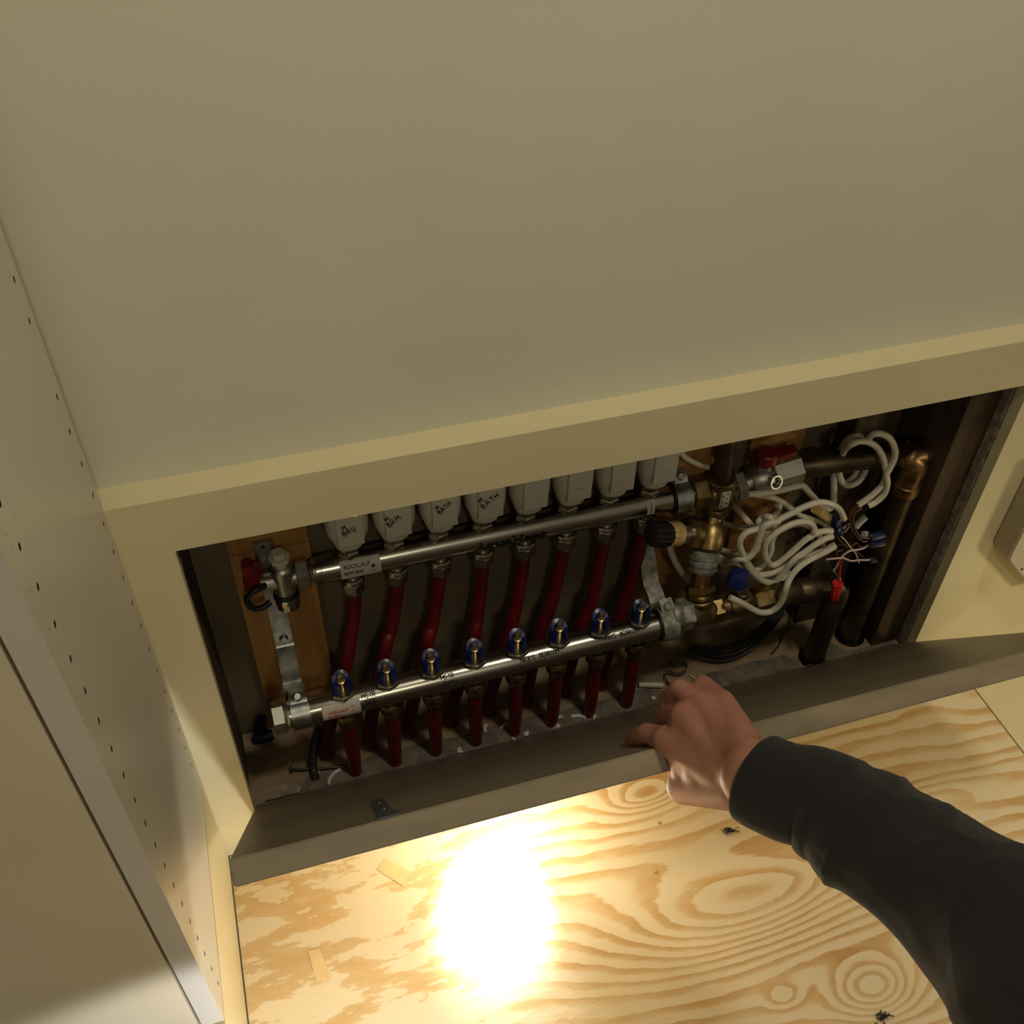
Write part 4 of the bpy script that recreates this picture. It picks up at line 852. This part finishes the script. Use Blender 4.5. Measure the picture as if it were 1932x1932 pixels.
tag(part('metal_strap', bm, 'oldzinc'), 'curled strip of metal strapping behind the hand', 'strap')
bm = B(); p0 = V((0.6135,0.0515,0.058)); p1 = V((0.619,0.0441,0.058)); rod(bm, p0, p1, .0010, 8); tag(part('wood_splinter', bm, 'chip'), 'pale splinter on the floor right of the curled strap', 'splinter')
bm = B(); tube(bm, [(0.7889,0.1024,0.075),(0.7803,0.0924,0.066),(0.7742,0.0841,0.06),(0.7617,0.0794,0.058),(0.7537,0.0677,0.057),(0.741,0.0591,0.057),(0.7332,0.0541,0.057)], .0011, 8); tag(part('wire', bm, 'black_cable'), 'dark kinked wire on the cavity floor under the lower copper pipe', 'wire')
CL = ['front', 'second', 'third', 'rearmost']
for j in range(4):
    bm = B(); q_ = V((.62+.002*j, .078+.005*j, .06+.003*j))
    tube(bm, [q_+V((0, -.004*j, .01)), q_+V((.04, -.018, .001)), q_+V((.08, -.016, .004)), q_+V((.12, .002, .012)), q_+V((.15, .02, .02))], .0022, 8)
    tag(part('grey_cable', bm, 'black_cable'), CL[j]+' dark grey cable of the bundle on the floor behind the lower tee', 'cable', 'dark cables behind the lower tee')
bm = B(); tube(bm, [(0.7722,0.1048,0.085),(0.7711,0.1008,0.074),(0.7636,0.0985,0.066),(0.7599,0.1018,0.062)], .0020, 8); tag(part('wire', bm, 'oldzinc'), 'pale curved wire below the lowest loop of the white cable', 'wire')
# lint and chips on the plywood
def lint(c, s, seed, lb):
    random.seed(seed); bm = B(); c = V(c)
    for i in range(34):
        p = c + V((random.gauss(0, .45)*s, random.gauss(0, .25)*s, random.uniform(.0006, .003)))
        tube(bm, [p, p+V((random.uniform(-1, 1)*s*.5, random.uniform(-.6, .6)*s*.5, random.uniform(-.0004, .001))), p+V((random.uniform(-1, 1)*s*.6, random.uniform(-.6, .6)*s*.6, 0))], .0004, 5, 3)
    blob(bm, c+V((0, 0, .0015)), s*.28, seed, .6, .35)
    tag(part('lint', bm, 'lint'), lb, 'lint', 'dark lint on the plywood')
lint((0.5876,-0.1404,0.0), .008, 3, 'tuft of grey lint on the plywood left of the sleeve cuff')
lint((0.6507,-0.3868,0.0), .009, 9, 'dark crumbly lint at the bottom edge of the picture, below the sleeve')
for j, (u, lb) in enumerate((((0.4806,-0.1638,0.0), 'tiny pale wood chip on the plywood below the hand'), ((0.5095,-0.1062,0.0), 'pale shaving on the plywood under the small oval grain'))):
    bm = B(); blob(bm, V(u)+V((0, 0, .001)), .0018, j, .6, .5); tag(part('wood_chip', bm, 'chip'), lb, 'wood chip', 'wood chips on the plywood')

# ------------------------------------------------------------------ the person's hand and arm
person = thing('person', (.45, -.28, .30), 'right hand in a black fleece sleeve gripping the upper edge of the hatch', 'person')
def capsule(bm, a, b, ra, rb, seg=16):
    a, b = V(a), V(b); d = b-a; L = max(d.length, 1e-6)
    prof = [(-ra*math.cos(t), max(ra*math.sin(t), 1e-5)) for t in [math.pi/2*k_/5 for k_ in range(0, 6)]]
    prof += [(L+rb*math.sin(t), max(rb*math.cos(t), 1e-5)) for t in [math.pi/2*k_/5 for k_ in range(1, 6)]]
    lathe(bm, a, d, prof, seg)
def chain(bm, pts, rs):
    for i in range(len(pts)-1): capsule(bm, pts[i], pts[i+1], rs[i], rs[i+1])
WR = V((.4445, -.315, .458))
MI, MM, MR, MP_ = V((0.419,-0.226,0.3914)), V((0.4352,-0.221,0.4127)), V((0.4521,-0.219,0.4187)), V((0.4682,-0.222,0.4218))
FE = V((0.5003,-0.4449,0.5099))
bm = B()
chain(bm, [V((0.4679,-0.3349,0.4557)), V((0.4543,-0.3155,0.4504)), WR], [.022, .024, .026])
w_in = V((0.4468,-0.3,0.4138)); w_out = V((0.4501,-0.3,0.4602))
CI, CM, CR, CP = w_in*.75+w_out*.25, w_in*.5+w_out*.5, w_in*.25+w_out*.75, w_out
for a, b, ra, rb in ((CI, MI, .0185, .0135), (CM, MM, .0190, .0135), (CR, MR, .0185, .0130), (CP, MP_, .0165, .0120)): capsule(bm, a, b, ra, rb)
for u_ in (.5,):
    for a, b, c_, d_ in ((CI, MI, CM, MM), (CM, MM, CR, MR), (CR, MR, CP, MP_)):
        capsule(bm, a.lerp(c_, u_), b.lerp(d_, u_)*.9+a.lerp(c_, u_)*.1+V((0, -.0005, -.001)), .0188, .0122)
for k_ in (.2, .45, .7):
    capsule(bm, CI.lerp(MI, k_)+V((0, -.001, -.006)), CP.lerp(MP_, k_)+V((0, 0, -.004)), .0175-.004*k_, .0160-.003*k_)
# index finger laid on the inner face
IP = V((0.4124,-0.204,0.3726)); ID = V((0.4094,-0.193,0.3514)); IT = V((0.4087,-0.184,0.3318))
chain(bm, [MI, IP, ID, IT], [.0122, .0100, .0090, .0078])
# middle finger further in
P2 = V((0.4405,-0.188,0.3668)); D2 = V((0.4459,-0.168,0.332)); T2_ = V((0.4492,-0.157,0.3065))
chain(bm, [MM, P2, D2, T2_], [.0122, .0100, .0088, .0078])
# ring and little finger curled down behind the hand, tips on the inner face
def curl(Mx, dx, ln):
    a = Mx + V((dx, .030, -.012)); b = a + V((dx*.4-.003, .010, -.026)); 
    z_ = b.z-.014; y_ = -math.tan(TH)*(z_-ZB) + .0095/math.cos(TH)
    c = V((b.x-.003, y_, z_)); b.y = max(b.y, -math.tan(TH)*(b.z-ZB)+.0105/math.cos(TH))
    chain(bm, [Mx, a, b, c], [.0115*ln, .0098*ln, .0088*ln, .0076*ln])
curl(MR, -.006, .98); curl(MP_, -.002, .9)
# thumb: base bulges below the edge, the tip presses on the outer face, behind the board
def outer(x, z, off): return V((x, -math.tan(TH)*(z-ZB) - (HT+off)/math.cos(TH), z))
TM = V((0.4259,-0.256,0.3586)); TC_ = CI
TI = outer(TM.x+.030, .290, .0160); TT = outer(TM.x+.040, .262, .0100)
chain(bm, [CI+V((0, -.002, -.004)), TM+V((.002, -.001, .004)), TM, TI, TT], [.020, .0175, .0150, .0110, .0088])
capsule(bm, CM, TM+V((.014, .006, .006)), .020, .0165)
capsule(bm, MI*.75+CI*.25+V((0, -.002, -.012)), TM+V((.004, .002, .012)), .0135, .0140)
capsule(bm, MI*.5+CI*.5+V((0, -.002, -.010)), TM+V((.008, .002, .008)), .0160, .0150)
hand = part('hand', bm, 'skin', person)
r = hand.modifiers.new('remesh', 'REMESH'); r.mode = 'VOXEL'; r.voxel_size = .0016; r.use_smooth_shade = True
s_ = hand.modifiers.new('smooth', 'SMOOTH'); s_.factor = .6; s_.iterations = 24

# sleeve
axis = [V(a) for a in [(0.4492,-0.3122,0.4521),(0.455,-0.3229,0.4549),(0.4662,-0.3366,0.4593),(0.4776,-0.3482,0.4658),(0.4847,-0.3615,0.4678),(0.4905,-0.3752,0.4705),(0.5031,-0.4056,0.4748),(0.5152,-0.4379,0.4811),(0.5237,-0.4653,0.4899),(0.5308,-0.497,0.504),(0.5361,-0.5404,0.5277),(0.5498,-0.5965,0.5486)]]
rad = [.0365, .0368, .0372, .0385, .0440, .0470, .0498, .0540, .0582, .0618, .0660, .0700]
def sleeve():
    bm = B(); n = 14; P = spline(axis, n); R_ = []
    for i in range(len(axis)-1):
        for j in range(n): R_.append(rad[i]+(rad[i+1]-rad[i])*j/n)
    R_.append(rad[-1]); SEG = 96; rings = []
    x = V((0, 0, 1)); L = 0
    S = [0]
    for a, b in zip(P, P[1:]): S.append(S[-1]+(b-a).length)
    for i, p in enumerate(P):
        t = (P[min(i+1, len(P)-1)]-P[max(i-1, 0)]).normalized(); x = x-t*x.dot(t); x.normalize(); y = t.cross(x); ring = []
        s = S[i]
        for k_ in range(SEG):
            a = 2*math.pi*k_/SEG
            q = x*math.cos(a)+y*math.sin(a)
            # diagonal folds: grow away from the cuff
            g = min(1, max(0, (s-.055)/.05))
            f = 0
            for w0, sl, ph, am in ((38, 2, .4, .0036), (23, -1, 2.1, .0044), (57, 3, 1.2, .0018)):
                f += am*(1-2*abs(math.sin(.5*(w0*s + sl*a + ph + 1.4*noise.noise(V((s*9, a*.7, w0))))))**.8)
            f *= g
            f += .0035*math.exp(-((s-.088)/.008)**2)*(1 if s > .088 else .6) - .0022*math.exp(-((s-.070)/.006)**2)   # bunched roll behind the cuff
            f += .0012*noise.noise(q*3+V((s*30, 0, 0)))*(.4+g)
            f -= .0012*math.exp(-((s-.0)/.002)**2)
            ring.append(bm.verts.new(p+q*(R_[i]+f)))
        rings.append(ring)
    # inner turn of the cuff
    inner = []
    for dz, dr in ((.0, -.0035), (.02, -.006), (.05, -.007)):
        j = min(range(len(S)), key=lambda i: abs(S[i]-dz)); p = P[j]
        inner.append([bm.verts.new(p + (rings[j][k_].co-p).normalized()*((rings[j][k_].co-p).length+dr)) for k_ in range(SEG)])
    allr = inner[::-1] + rings
    for a, b in zip(allr, allr[1:]):
        for k_ in range(SEG): bm.faces.new((a[k_], a[(k_+1) % SEG], b[(k_+1) % SEG], b[k_]))
    bm.faces.new(allr[-1])
    return bm
part('sleeve', sleeve(), 'cloth', person, angle=80)
